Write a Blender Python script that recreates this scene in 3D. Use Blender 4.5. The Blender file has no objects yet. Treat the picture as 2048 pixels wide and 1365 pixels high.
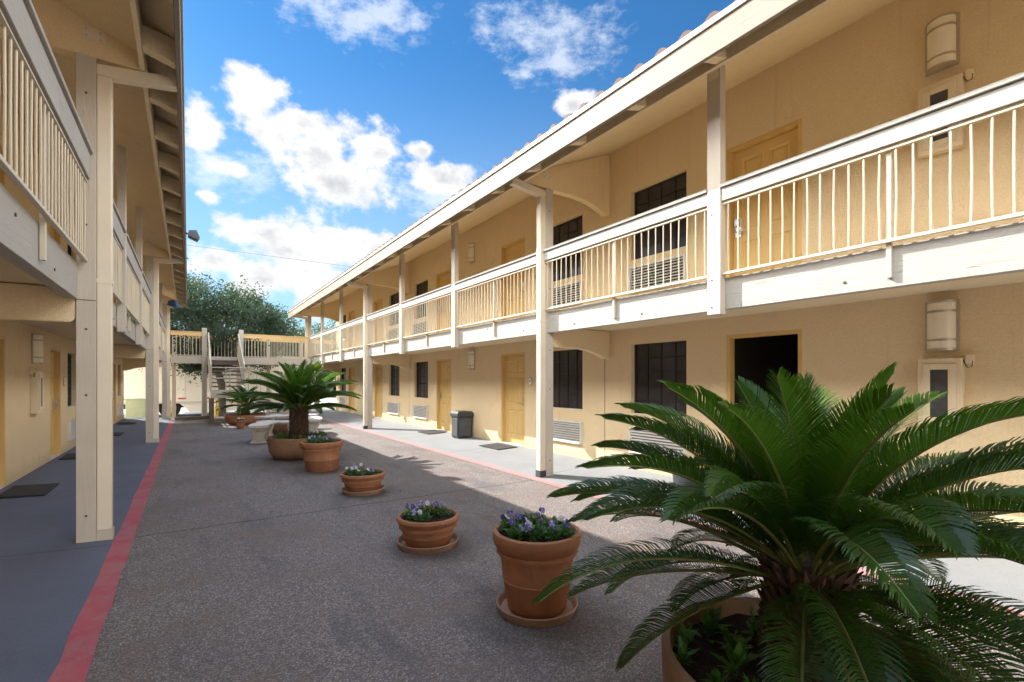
import bpy, bmesh, math, random
from mathutils import Vector, Matrix
R = math.radians
random.seed(7)
sc = bpy.context.scene
COL = sc.collection

# ------------------------------------------------------------------ helpers
class MB:
    """collects geometry for ONE mesh object"""
    def __init__(s): s.v = []; s.f = []; s.m = []; s.cur = 0
    def add(s, vs, fs):
        b = len(s.v); s.v += [tuple(p) for p in vs]
        for f in fs: s.f.append(tuple(b + i for i in f)); s.m.append(s.cur)
    def box(s, x0, x1, y0, y1, z0, z1):
        x0, x1 = sorted((x0, x1)); y0, y1 = sorted((y0, y1)); z0, z1 = sorted((z0, z1))
        s.add([(x, y, z) for x in (x0, x1) for y in (y0, y1) for z in (z0, z1)],
              [(0,1,3,2),(4,6,7,5),(0,4,5,1),(2,3,7,6),(0,2,6,4),(1,5,7,3)])
    def quad(s, a, b, c, d): s.add([a, b, c, d], [(0,1,2,3)])
    def prism(s, poly, axis, a, b):
        """poly of 2-D points extruded from a to b along axis ('y': points are x,z; 'x': y,z; 'z': x,y)"""
        def P(p, t):
            return (p[0], t, p[1]) if axis == 'y' else (t, p[0], p[1]) if axis == 'x' else (p[0], p[1], t)
        n = len(poly)
        s.add([P(p, a) for p in poly] + [P(p, b) for p in poly],
              [tuple(range(n)), tuple(range(2*n-1, n-1, -1))] + [(i, (i+1) % n, n+(i+1) % n, n+i) for i in range(n)])
    def tube(s, pts, rad, n=8, cap=True):
        pts = [Vector(p) for p in pts]
        rr = rad if isinstance(rad, (list, tuple)) else [rad]*len(pts)
        vs = []; prev = None
        for i, p in enumerate(pts):
            t = (pts[min(i+1, len(pts)-1)] - pts[max(i-1, 0)]).normalized()
            if prev is None: u = t.orthogonal().normalized()
            else: u = (prev - t*prev.dot(t)).normalized()
            prev = u; w = t.cross(u)
            for k in range(n):
                a = 2*math.pi*k/n; vs.append(p + (u*math.cos(a) + w*math.sin(a))*rr[i])
        fs = []
        for i in range(len(pts)-1):
            for k in range(n):
                fs.append((i*n+k, i*n+(k+1) % n, (i+1)*n+(k+1) % n, (i+1)*n+k))
        if cap: fs += [tuple(range(n)), tuple(range((len(pts)-1)*n, len(pts)*n))]
        s.add(vs, fs)
    def lathe(s, prof, n=40, cx=0, cy=0):
        """prof: (radius, z) pairs, first and last may sit on the axis"""
        vs = []; fs = []
        for r, z in prof:
            for k in range(n):
                a = 2*math.pi*k/n; vs.append((cx + r*math.cos(a), cy + r*math.sin(a), z))
        for i in range(len(prof)-1):
            for k in range(n):
                fs.append((i*n+k, i*n+(k+1) % n, (i+1)*n+(k+1) % n, (i+1)*n+k))
        s.add(vs, fs)
    def disc(s, c, r, axis, n=12):
        vs = []
        for k in range(n):
            a = 2*math.pi*k/n
            d = (0, math.cos(a), math.sin(a)) if axis == 'x' else (math.cos(a), 0, math.sin(a)) if axis == 'y' else (math.cos(a), math.sin(a), 0)
            vs.append(tuple(c[i] + r*d[i] for i in range(3)))
        s.add(vs, [tuple(range(n))])
    def build(s, name, mats, parent=None, loc=(0,0,0), smooth=False, bevel=0, merge=False, recalc=True):
        me = bpy.data.meshes.new(name); me.from_pydata(s.v, [], s.f)
        if not isinstance(mats, (list, tuple)): mats = [mats]
        for m in mats: me.materials.append(m)
        for p, mi in zip(me.polygons, s.m): p.material_index = mi; p.use_smooth = smooth
        if recalc or merge:
            bm = bmesh.new(); bm.from_mesh(me)
            if merge: bmesh.ops.remove_doubles(bm, verts=bm.verts, dist=1e-5)
            if recalc: bmesh.ops.recalc_face_normals(bm, faces=bm.faces)
            bm.to_mesh(me); bm.free()
        me.update()
        o = bpy.data.objects.new(name, me); COL.objects.link(o)
        if parent is not None: o.parent = parent
        o.location = loc
        if bevel:
            b = o.modifiers.new('edge', 'BEVEL'); b.width = bevel; b.segments = 2; b.limit_method = 'ANGLE'; b.angle_limit = R(40)
        if smooth: smooth_angle(me)
        return o

def smooth_angle(me, ang=40):
    me.set_sharp_from_angle(angle=R(ang))

def tag(o, label, cat, group=None, kind=None):
    o['label'] = label; o['category'] = cat
    if group: o['group'] = group
    if kind: o['kind'] = kind
    return o
def struct(o): o['kind'] = 'structure'; return o
def empty(name, loc, rz=0):
    o = bpy.data.objects.new(name, None); COL.objects.link(o); o.location = loc; o.rotation_euler = (0, 0, rz)
    o.empty_display_size = .2
    return o
KIDS = {}
def children(o): return [c for c in bpy.data.objects if c.parent == o]
def copy_tree(o, parent=None):
    c = o.copy(); COL.objects.link(c); c.parent = parent
    for ch in children(o): copy_tree(ch, c)
    return c

# ------------------------------------------------------------------ materials
def new_mat(name):
    m = bpy.data.materials.new(name); m.use_nodes = True
    nt = m.node_tree; b = nt.nodes['Principled BSDF']
    return m, nt, b
def N(nt, t, **k):
    n = nt.nodes.new(t)
    for a, v in k.items(): setattr(n, a, v)
    return n
def L(nt, a, b): nt.links.new(a, b)
def noise(nt, vec, scale, detail=4, rough=.6, dim='3D'):
    n = N(nt, 'ShaderNodeTexNoise'); n.inputs['Scale'].default_value = scale; n.inputs['Detail'].default_value = detail
    n.inputs['Roughness'].default_value = rough
    if vec is not None: L(nt, vec, n.inputs['Vector'])
    return n.outputs['Fac']
def ramp(nt, fac, stops):
    r = N(nt, 'ShaderNodeValToRGB'); e = r.color_ramp.elements
    while len(e) < len(stops): e.new(.5)
    for i, (p, c) in enumerate(stops):
        e[i].position = p; e[i].color = (*c, 1) if len(c) == 3 else c
    L(nt, fac, r.inputs['Fac']); return r.outputs['Color']
def mixc(nt, fac, a, b, mode='MIX'):
    n = N(nt, 'ShaderNodeMix', data_type='RGBA', blend_type=mode)
    for sock, v in ((n.inputs['Factor'], fac), (n.inputs['A'], a), (n.inputs['B'], b)):
        if isinstance(v, (int, float)): sock.default_value = v
        elif isinstance(v, tuple): sock.default_value = (*v, 1)
        else: L(nt, v, sock)
    return n.outputs['Result']
def math_(nt, op, a, b=None, c=None, clamp=False):
    n = N(nt, 'ShaderNodeMath', operation=op); n.use_clamp = clamp
    for i, v in enumerate((a, b, c)):
        if v is None: continue
        if isinstance(v, (int, float)): n.inputs[i].default_value = v
        else: L(nt, v, n.inputs[i])
    return n.outputs[0]
def smooth_step(nt, x, a, b):
    n = N(nt, 'ShaderNodeMapRange', interpolation_type='SMOOTHSTEP')
    L(nt, x, n.inputs['Value'])
    n.inputs['From Min'].default_value = a; n.inputs['From Max'].default_value = b
    return n.outputs['Result']
def bump(nt, b, h, strength=.3, dist=.01):
    n = N(nt, 'ShaderNodeBump'); n.inputs['Strength'].default_value = strength; n.inputs['Distance'].default_value = dist
    L(nt, h, n.inputs['Height']); L(nt, n.outputs['Normal'], b.inputs['Normal']); return n
def coord(nt): return N(nt, 'ShaderNodeTexCoord').outputs['Object']
def sep(nt, v):
    n = N(nt, 'ShaderNodeSeparateXYZ'); L(nt, v, n.inputs[0]); return n.outputs
def scaled(nt, v, s):
    n = N(nt, 'ShaderNodeMapping'); L(nt, v, n.inputs['Vector']); n.inputs['Scale'].default_value = s; return n.outputs['Vector']

def plain(name, col, rough=.6, var=.12, scale=6, bscale=60, bstr=.1, metal=0, spec=.4, bdist=.004):
    m, nt, b = new_mat(name); v = coord(nt)
    f = noise(nt, v, scale, 5)
    d = tuple(c*(1-var) for c in col); u = tuple(min(1, c*(1+var)) for c in col)
    L(nt, ramp(nt, f, [(.3, d), (.7, u)]), b.inputs['Base Color'])
    b.inputs['Roughness'].default_value = rough; b.inputs['Metallic'].default_value = metal
    b.inputs['Specular IOR Level'].default_value = spec
    if bstr: bump(nt, b, noise(nt, v, bscale, 3), bstr, bdist)
    return m

def stucco(name, col):
    m, nt, b = new_mat(name); v = coord(nt)
    big = noise(nt, v, .9, 4); mid = noise(nt, v, 9, 5)
    c = mixc(nt, .5, ramp(nt, big, [(.3, tuple(x*.93 for x in col)), (.7, tuple(min(1, x*1.05) for x in col))]),
             ramp(nt, mid, [(.3, tuple(x*.94 for x in col)), (.7, tuple(min(1, x*1.04) for x in col))]))
    spk = noise(nt, v, 48, 3, .7)
    c = mixc(nt, .28, c, ramp(nt, spk, [(.35, tuple(x*.78 for x in col)), (.65, tuple(min(1, x*1.12) for x in col))]))
    pt = smooth_step(nt, noise(nt, scaled(nt, v, (1, 1, .8)), 1.7, 6, .7), .60, .66)
    c = mixc(nt, math_(nt, 'MULTIPLY', pt, .26), c, tuple(x*.72 for x in col))
    # faint rain streaks running down and scuffs near the floor
    st = noise(nt, scaled(nt, v, (6, 6, .35)), 1.5, 5, .65)
    c = mixc(nt, math_(nt, 'MULTIPLY', smooth_step(nt, st, .56, .78), .34), c, tuple(x*.62 for x in col))
    z = sep(nt, v)[2]
    low = math_(nt, 'MULTIPLY', smooth_step(nt, math_(nt, 'ADD', math_(nt, 'MULTIPLY', noise(nt, v, 7, 4), .22), math_(nt, 'MULTIPLY', z, -1)), -.22, .06), .5)
    c = mixc(nt, low, c, tuple(x*.55 for x in col))
    L(nt, c, b.inputs['Base Color'])
    b.inputs['Roughness'].default_value = .9; b.inputs['Specular IOR Level'].default_value = .2
    h = math_(nt, 'ADD', noise(nt, v, 70, 4, .65), math_(nt, 'MULTIPLY', noise(nt, v, 22, 3), .6))
    bump(nt, b, h, .8, .010)
    return m

def painted_wood(name, col, axis='z', grain=.35, worn=.18):
    m, nt, b = new_mat(name); v = coord(nt)
    s = {'z': (30, 30, 2.2), 'y': (30, 2.2, 30)}[axis]
    g = noise(nt, scaled(nt, v, s), 1.4, 6, .7)
    big = noise(nt, v, 2.2, 5)
    c = ramp(nt, big, [(.3, tuple(x*.93 for x in col)), (.7, tuple(min(1, x*1.03) for x in col))])
    wear = math_(nt, 'MULTIPLY', smooth_step(nt, math_(nt, 'ADD', math_(nt, 'MULTIPLY', g, .55), math_(nt, 'MULTIPLY', noise(nt, v, 5, 5, .7), .55)), .62, .78), worn)
    c = mixc(nt, wear, c, (.30, .24, .17))
    crack = smooth_step(nt, noise(nt, scaled(nt, v, tuple(x*1.6 for x in s)), 1.1, 3, .5), .715, .74)
    c = mixc(nt, math_(nt, 'MULTIPLY', crack, .5), c, (.16, .12, .08))
    L(nt, c, b.inputs['Base Color'])
    b.inputs['Roughness'].default_value = .62; b.inputs['Specular IOR Level'].default_value = .35
    bump(nt, b, math_(nt, 'SUBTRACT', g, math_(nt, 'MULTIPLY', crack, .6)), grain, .006)
    return m

CREAM = (.74, .585, .365)
M = {}
M['stucco'] = stucco('stucco', CREAM)
M['soffit'] = stucco('soffit_paint', (.75, .63, .43))
M['fin'] = stucco('fin_stucco', (.74, .59, .37))
M['post'] = painted_wood('post_paint', (.50, .445, .37), 'z', .6, .4)
M['beam'] = painted_wood('beam_paint', (.37, .352, .318), 'y', .9, .55)
M['fascia'] = painted_wood('fascia_paint', (.235, .20, .16), 'y', .8, .4)
M['trim'] = plain('trim_paint', (.68, .60, .47), .45, .05, 3, 40, .06)
M['drip'] = plain('drip_edge_paint', (.32, .285, .235), .5, .08, 3, 40, .08)
M['rail'] = plain('rail_paint', (.52, .46, .355), .4, .05, 3, 50, .05)
M['rail_yellow'] = plain('bridge_paint', (.74, .52, .24), .5, .08, 3, 50, .08)
M['door'] = plain('door_paint', (.64, .435, .165), .42, .05, 2, 30, .04)
M['doorframe'] = plain('door_frame_paint', (.62, .41, .15), .45, .06, 3, 30, .05)
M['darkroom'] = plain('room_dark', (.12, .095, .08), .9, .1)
M['screen'] = plain('window_screen', (.040, .036, .039), .22, .3, 2.2, 200, .03, 0, .45)
M['muntin'] = plain('muntin_dark', (.006, .006, .007), .6, .1)
M['winframe'] = plain('window_frame', (.70, .60, .43), .6, .06)
M['grille'] = plain('grille_metal', (.62, .60, .56), .45, .08, 5, 30, .05)
M['grilledark'] = plain('grille_black', (.03, .03, .03), .8, .1)  # near-black, behind the louvres and in the wall joints
M['steel'] = plain('lock_steel', (.55, .55, .56), .28, .1, 8, 40, .03, 1)
M['darkmetal'] = plain('dark_bolt', (.07, .06, .055), .55, .2, 20)
M['tile'] = plain('roof_tile', (.075, .035, .028), .75, .35, 5, 40, .3)
M['asphaltmat'] = plain('door_mat', (.035, .034, .035), .95, .3, 40, 180, .6)
M['lampglass'] = plain('lamp_glass', (.78, .70, .55), .35, .04)
M['lampmetal'] = plain('lamp_bronze', (.48, .41, .32), .4, .1, 8, 40, .03, .6)
M['white'] = plain('white_enamel', (.80, .77, .70), .4, .05, 3, 40, .04)
M['cabpaint'] = plain('cabinet_paint', (.72, .60, .41), .5, .05, 3, 40, .05)
M['cabglass'] = plain('cabinet_glass', (.05, .055, .06), .12, .3, 6, 0, 0, 0, .6)
M['extred'] = plain('extinguisher_red', (.42, .02, .02), .3, .1)
M['bin'] = plain('bin_plastic', (.045, .05, .055), .5, .15, 6, 300, .15)
M['binpanel'] = plain('bin_panel', (.07, .075, .08), .45, .15, 6, 300, .2)
M['soil'] = plain('potting_soil', (.05, .033, .022), .95, .5, 45, 90, 1, 0, .2, .02)
M['bench'] = plain('cast_stone', (.62, .58, .52), .8, .15, 9, 45, .35)
M['flood'] = plain('floodlight_metal', (.035, .04, .05), .4, .2)
M['floodblue'] = plain('floodlight_blue', (.03, .07, .16), .4, .2)
M['flens'] = plain('floodlight_lens', (.10, .12, .14), .15, .1)
M['yellow'] = plain('bollard_yellow', (.78, .52, .10), .5, .1)
M['utility'] = plain('utility_green', (.40, .47, .36), .5, .08)
M['trailer'] = plain('trailer_white', (.82, .81, .78), .35, .04, 1.2, 20, .03)
M['rubber'] = plain('tyre_rubber', (.018, .018, .018), .85, .2, 20)
M['redtape'] = plain('tape_red', (.6, .05, .04), .4, .05)
M['tread'] = plain('stair_tread', (.13, .10, .08), .8, .2, 8)
M['picture'] = plain('picture_dark', (.10, .09, .08), .5, .1)

def terracotta(name, col):
    m, nt, b = new_mat(name); v = coord(nt)
    c = ramp(nt, noise(nt, v, 5, 6, .65), [(.3, tuple(x*.78 for x in col)), (.5, col), (.72, tuple(min(1, x*1.2) for x in col))])
    bl = smooth_step(nt, noise(nt, scaled(nt, v, (9, 9, 3)), 1.2, 6, .7), .58, .78)
    c = mixc(nt, math_(nt, 'MULTIPLY', bl, .5), c, (.50, .41, .34))
    dk = smooth_step(nt, noise(nt, v, 17, 4, .7), .62, .75)
    c = mixc(nt, math_(nt, 'MULTIPLY', dk, .3), c, (.10, .05, .03))
    L(nt, c, b.inputs['Base Color']); b.inputs['Roughness'].default_value = .72; b.inputs['Specular IOR Level'].default_value = .3
    bump(nt, b, math_(nt, 'ADD', noise(nt, v, 60, 4), math_(nt, 'MULTIPLY', noise(nt, scaled(nt, v, (3, 3, 40)), 1.5, 2), .5)), .2, .004)
    return m
M['terra'] = terracotta('terracotta', (.37, .165, .085))
M['terra_pale'] = terracotta('terracotta_pale', (.36, .22, .15))
M['planter'] = terracotta('planter_clay', (.30, .17, .10))

def leaf(name, c0, c1, trans=.25, rough=.4, scale=3, spec=.5):
    m, nt, b = new_mat(name); v = coord(nt)
    c = ramp(nt, noise(nt, v, scale, 4, .7), [(.3, c0), (.7, c1)])
    L(nt, c, b.inputs['Base Color']); b.inputs['Roughness'].default_value = rough; b.inputs['Specular IOR Level'].default_value = spec
    t = N(nt, 'ShaderNodeBsdfTranslucent'); L(nt, mixc(nt, .4, c, (.12, .22, .01)), t.inputs['Color'])
    mx = N(nt, 'ShaderNodeMixShader'); mx.inputs[0].default_value = trans
    L(nt, b.outputs[0], mx.inputs[1]); L(nt, t.outputs[0], mx.inputs[2])
    L(nt, mx.outputs[0], nt.nodes['Material Output'].inputs['Surface'])
    return m
M['frond'] = leaf('frond_green', (.014, .048, .005), (.046, .112, .010), .28, .38, 5, .5)
M['frond_young'] = leaf('frond_young', (.04, .12, .008), (.085, .19, .014), .34, .42, 2.5, .4)
M['frond_old'] = leaf('frond_old', (.05, .06, .010), (.14, .12, .03), .2, .6, 3, .3)
M['rachis'] = plain('frond_rib', (.16, .17, .045), .45, .2)
M['rachis_dry'] = plain('frond_rib_dry', (.30, .22, .10), .6, .2)
M['scale'] = plain('trunk_scale', (.10, .06, .038), .9, .5, 18, 60, .5)
M['pansyleaf'] = leaf('pansy_leaf', (.03, .10, .02), (.08, .20, .04), .25, .45, 30)
M['weed'] = leaf('weed_leaf', (.05, .15, .02), (.14, .30, .05), .3, .5, 20)
M['petal'] = leaf('petal_lavender', (.30, .24, .62), (.62, .55, .85), .3, .6, 40)
M['petal_dark'] = leaf('petal_violet', (.10, .06, .38), (.25, .18, .60), .3, .6, 40)
M['petal_white'] = leaf('petal_white', (.70, .66, .82), (.85, .83, .88), .3, .6, 40)
M['petal_yellow'] = leaf('petal_yellow', (.75, .62, .10), (.85, .78, .35), .3, .6, 40)
M['oakleaf'] = leaf('oak_leaf', (.016, .034, .027), (.055, .088, .062), .22, .6, 1.3, .2)
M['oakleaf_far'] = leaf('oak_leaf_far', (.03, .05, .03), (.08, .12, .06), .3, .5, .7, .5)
M['litter'] = plain('dry_leaf', (.20, .14, .08), .8, .5, 9, 0, 0)
M['bark'] = plain('oak_bark', (.11, .09, .075), .95, .35, 6, 22, .8, 0, .2, .03)

# ground surfaces
def aggregate():
    m, nt, b = new_mat('exposed_aggregate'); v = coord(nt)
    vo = N(nt, 'ShaderNodeTexVoronoi'); vo.inputs['Scale'].default_value = 95; L(nt, v, vo.inputs['Vector'])
    rnd = sep(nt, vo.outputs['Color'])[0]
    peb = ramp(nt, rnd, [(0, (.145, .12, .112)), (.35, (.235, .20, .183)), (.62, (.295, .258, .24)), (.9, (.36, .315, .295)), (1, (.47, .43, .40))])
    edge = smooth_step(nt, vo.outputs['Distance'], .35, .62)
    c = mixc(nt, math_(nt, 'MULTIPLY', edge, .75), peb, (.095, .083, .083))
    big = noise(nt, v, .55, 5, .65)
    c = mixc(nt, math_(nt, 'MULTIPLY', smooth_step(nt, big, .42, .68), .38), c, (.085, .068, .068))
    sm = noise(nt, v, 2.6, 6, .7)
    c = mixc(nt, math_(nt, 'MULTIPLY', smooth_step(nt, sm, .60, .72), .4), c, (.06, .05, .05))
    dr = smooth_step(nt, noise(nt, scaled(nt, v, (2.2, .5, 1)), 1.1, 6, .72), .50, .66)
    c = mixc(nt, math_(nt, 'MULTIPLY', dr, .5), c, (.070, .070, .082))
    rs = smooth_step(nt, noise(nt, v, 1.1, 5, .7), .50, .64)
    c = mixc(nt, math_(nt, 'MULTIPLY', rs, .42), c, (.21, .14, .115))
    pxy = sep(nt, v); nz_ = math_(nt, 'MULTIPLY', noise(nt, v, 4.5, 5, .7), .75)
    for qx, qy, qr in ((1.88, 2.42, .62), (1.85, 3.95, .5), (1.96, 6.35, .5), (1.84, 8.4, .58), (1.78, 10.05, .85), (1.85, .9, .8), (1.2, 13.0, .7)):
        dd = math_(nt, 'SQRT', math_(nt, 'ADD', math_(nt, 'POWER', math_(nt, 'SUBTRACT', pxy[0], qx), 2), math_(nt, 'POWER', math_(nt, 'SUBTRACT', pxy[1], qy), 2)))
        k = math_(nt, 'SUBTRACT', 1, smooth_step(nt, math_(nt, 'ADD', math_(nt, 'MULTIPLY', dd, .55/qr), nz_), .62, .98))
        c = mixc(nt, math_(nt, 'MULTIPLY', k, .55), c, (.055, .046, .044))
    xyz = sep(nt, v)
    # saw-cut joints across the court, wandering a little, with chipped edges
    wob = math_(nt, 'MULTIPLY', math_(nt, 'SUBTRACT', noise(nt, v, 3, 6, .7), .5), .10)
    yy = math_(nt, 'ADD', xyz[1], wob)
    jm = None
    for y0 in (5.75, 10.3, 14.55, 19.0, 1.2):
        d = math_(nt, 'ABSOLUTE', math_(nt, 'SUBTRACT', yy, y0))
        k = math_(nt, 'SUBTRACT', 1, smooth_step(nt, d, .006, .018))
        jm = k if jm is None else math_(nt, 'MAXIMUM', jm, k)
    c = mixc(nt, math_(nt, 'MULTIPLY', jm, .8), c, (.03, .028, .028))
    L(nt, c, b.inputs['Base Color'])
    b.inputs['Roughness'].default_value = .68; b.inputs['Specular IOR Level'].default_value = .4
    h = math_(nt, 'SUBTRACT', math_(nt, 'SUBTRACT', 1, vo.outputs['Distance']), math_(nt, 'MULTIPLY', jm, 1.5))
    bump(nt, b, h, .8, .008)
    return m
def concrete(name, col, joints=(), dark=.5):
    m, nt, b = new_mat(name); v = coord(nt)
    c = ramp(nt, noise(nt, v, 1.3, 6, .65), [(.3, tuple(x*.80 for x in col)), (.7, tuple(x*1.08 for x in col))])
    c = mixc(nt, .35, c, ramp(nt, noise(nt, v, 120, 2), [(.3, tuple(x*.6 for x in col)), (.7, tuple(x*1.3 for x in col))]))
    stn = smooth_step(nt, noise(nt, v, 3.1, 6, .7), .60, .74)
    c = mixc(nt, math_(nt, 'MULTIPLY', stn, dark*.6), c, tuple(x*.45 for x in col))
    sp = smooth_step(nt, noise(nt, v, 28, 2), .70, .74)
    c = mixc(nt, math_(nt, 'MULTIPLY', sp, .35), c, tuple(x*.3 for x in col))
    jm = None
    yy = sep(nt, v)[1]
    wob = math_(nt, 'ADD', yy, math_(nt, 'MULTIPLY', math_(nt, 'SUBTRACT', noise(nt, v, 6, 3), .5), .012))
    for y0 in joints:
        d = math_(nt, 'ABSOLUTE', math_(nt, 'SUBTRACT', wob, y0))
        k = math_(nt, 'SUBTRACT', 1, smooth_step(nt, d, .004, .012))
        jm = k if jm is None else math_(nt, 'MAXIMUM', jm, k)
    h = noise(nt, v, 140, 3)
    if jm is not None:
        c = mixc(nt, math_(nt, 'MULTIPLY', jm, .75), c, (.04, .04, .045)); h = math_(nt, 'SUBTRACT', h, math_(nt, 'MULTIPLY', jm, 2))
    L(nt, c, b.inputs['Base Color']); b.inputs['Roughness'].default_value = .75; b.inputs['Specular IOR Level'].default_value = .35
    bump(nt, b, h, .25, .004)
    return m
def red_paint(name='red_kerb_paint', wash=0):
    m, nt, b = new_mat(name); v = coord(nt)
    c = ramp(nt, noise(nt, v, 2.5, 6, .7), [(.3, (.36, .055, .085)), (.7, (.50, .11, .13))])
    wear = smooth_step(nt, math_(nt, 'ADD', math_(nt, 'MULTIPLY', noise(nt, v, 90, 3), .5), math_(nt, 'MULTIPLY', noise(nt, v, 5, 5, .7), .5)), .49, .60)
    c = mixc(nt, math_(nt, 'MULTIPLY', wear, .75), c, (.25, .19, .185))
    if wash: c = mixc(nt, wash, c, (.36, .28, .265))
    L(nt, c, b.inputs['Base Color']); b.inputs['Roughness'].default_value = .7
    bump(nt, b, noise(nt, v, 110, 3), .4, .004)
    return m
M['aggregate'] = aggregate()
RJ = [0.2+1.83*k for k in range(-3, 14)]
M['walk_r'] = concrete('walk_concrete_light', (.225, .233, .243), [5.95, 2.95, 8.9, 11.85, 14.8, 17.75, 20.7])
M['walk_l'] = concrete('walk_concrete_shade', (.122, .138, .186), [3.05, 5.6, 8.5, 11.3, 14.15, 17.0, 19.8])  # left walk: skylit shade put into the concrete colour, darker and bluer
M['red'] = red_paint(); M['red_worn_sunlit'] = red_paint('red_kerb_paint_worn_sunlit', .55)  # right stripe's paler mix: more wear plus a sunlit wash in the colour
M['lot'] = concrete('lot_concrete', (.52, .50, .47), (), .4)

# ------------------------------------------------------------------ setting: ground
def sheet(name, pts, mat, nx=1):
    mb = MB(); mb.add(pts, [tuple(range(len(pts)))]); return struct(mb.build(name, mat, recalc=False))
Y0 = -9.0
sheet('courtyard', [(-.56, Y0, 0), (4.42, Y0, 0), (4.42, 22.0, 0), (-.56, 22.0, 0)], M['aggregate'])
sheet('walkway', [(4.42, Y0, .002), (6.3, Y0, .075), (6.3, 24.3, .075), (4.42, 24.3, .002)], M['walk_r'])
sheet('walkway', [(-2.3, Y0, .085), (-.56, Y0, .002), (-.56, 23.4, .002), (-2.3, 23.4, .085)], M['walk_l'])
def stripe(x0, x1, y0, y1, wob, seed, mt='red'):
    rnd = random.Random(seed); mb = MB(); n = 90; a = []; b = []
    for i in range(n+1):
        y = y0 + (y1-y0)*i/n
        a.append((x0 + rnd.uniform(-wob, wob), y, .005)); b.append((x1 + rnd.uniform(-wob, wob)*.6, y, .005))
    for i in range(n): mb.quad(a[i], b[i], b[i+1], a[i+1])
    return struct(mb.build('red_kerb_line', M[mt], recalc=False))
stripe(-.572, -.425, Y0, 21.2, .011, 1)
stripe(4.25, 4.425, Y0, 21.2, .007, 2, 'red_worn_sunlit')
mb = MB()      # parking lot: falls away a little beyond the wings, then runs to the horizon
rows = [(Y0-300, -.05), (Y0, -.05), (21.5, -.03), (22.6, -.03), (26.3, -.20), (60, -.22), (900, -.3)]
for (ya, za), (yb, zb) in zip(rows, rows[1:]): mb.quad((-700, ya, za), (700, ya, za), (700, yb, zb), (-700, yb, zb))
struct(mb.build('parking_lot', M['lot'], merge=True))
sheet('apron', [(-.56, 22.0, .0), (4.42, 22.0, .0), (4.42, 23.0, -.035), (-.56, 23.0, -.035)], M['lot'])

# ------------------------------------------------------------------ door / window / grille prototypes
# local frame: +a goes into the wall (sgn*X), y along the wall, z up
def door_leaf_mesh(sgn, w, h):
    mb = MB(); X = lambda a: sgn*a
    ys = [-w/2, -w/2+.12, -.05, .05, w/2-.12, w/2]
    rows = [(.20, .78), (.92, 1.52), (1.62, 1.88)]; rows = [(a*h/2.0, b*h/2.0) for a, b in rows]
    zs = [0] + [z for r in rows for z in r] + [h]
    holes = [(ys[i], ys[i+1], a, b) for i in (1, 3) for a, b in rows]
    for i in range(len(ys)-1):
        for j in range(len(zs)-1):
            if i in (1, 3) and j in (1, 3, 5): continue
            mb.quad((X(0), ys[i], zs[j]), (X(0), ys[i+1], zs[j]), (X(0), ys[i+1], zs[j+1]), (X(0), ys[i], zs[j+1]))
    for y0, y1, z0, z1 in holes:
        rings = []
        for ins, dep in ((0, 0), (.012, .012), (.03, .012), (.05, .003)):
            rings.append([(X(dep), y0+ins, z0+ins), (X(dep), y1-ins, z0+ins), (X(dep), y1-ins, z1-ins), (X(dep), y0+ins, z1-ins)])
        for r0, r1 in zip(rings, rings[1:]):
            for k in range(4): mb.quad(r0[k], r0[(k+1) % 4], r1[(k+1) % 4], r1[k])
        mb.quad(*rings[-1])
    for e in ((-w/2, 0), (w/2, 0)):
        mb.quad((X(0), e[0], 0), (X(.04), e[0], 0), (X(.04), e[0], h), (X(0), e[0], h))
    mb.quad((X(0), -w/2, h), (X(0), w/2, h), (X(.04), w/2, h), (X(.04), -w/2, h))
    return mb
def frame_mb(sgn, y0, y1, z0, z1, t, a0, a1, bottom=False):
    mb = MB()
    mb.box(sgn*a0, sgn*a1, y0, y0+t, z0, z1); mb.box(sgn*a0, sgn*a1, y1-t, y1, z0, z1)
    mb.box(sgn*a0, sgn*(a1-.002), y0+t, y1-t, z1-t, z1)
    if bottom: mb.box(sgn*a0, sgn*(a1-.002), y0+t, y1-t, z0, z0+t)
    return mb
def make_door(root, sgn, w, h, hinge):
    """hinge=+1: the lock sits on the -y side"""
    leafm = door_leaf_mesh(sgn, w-.10, h-.055).build('door', M['door'], root, recalc=True)
    f = frame_mb(sgn, -w/2, w/2, 0, h, .048, -.085, .02).build('door_frame', M['doorframe'], leafm, bevel=.004)
    th = MB(); th.box(sgn*-.085, sgn*.02, -w/2+.05, w/2-.05, -.02, .018); th.build('threshold', M['grille'], leafm)
    ly = -hinge*(w/2-.12)
    p = MB(); p.box(sgn*-.012, sgn*-.0, ly-.04, ly+.04, .83, 1.09)
    p.box(sgn*-.05, sgn*-.012, ly-.032, ly+.032, .98, 1.07)
    lk = p.build('lock', M['steel'], leafm, bevel=.004)
    hd = MB(); hd.tube([(sgn*-.012, ly, .90), (sgn*-.06, ly, .90), (sgn*-.065, ly+hinge*.03, .90), (sgn*-.065, ly+hinge*.12, .895)], .011, 8)
    hd.build('handle', M['steel'], leafm, smooth=True)
    ph = MB(); ph.disc((sgn*-.002, 0, 1.5*h/2.05), .012, 'x', 10); ph.build('peephole', M['darkmetal'], leafm)
    return leafm
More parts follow.
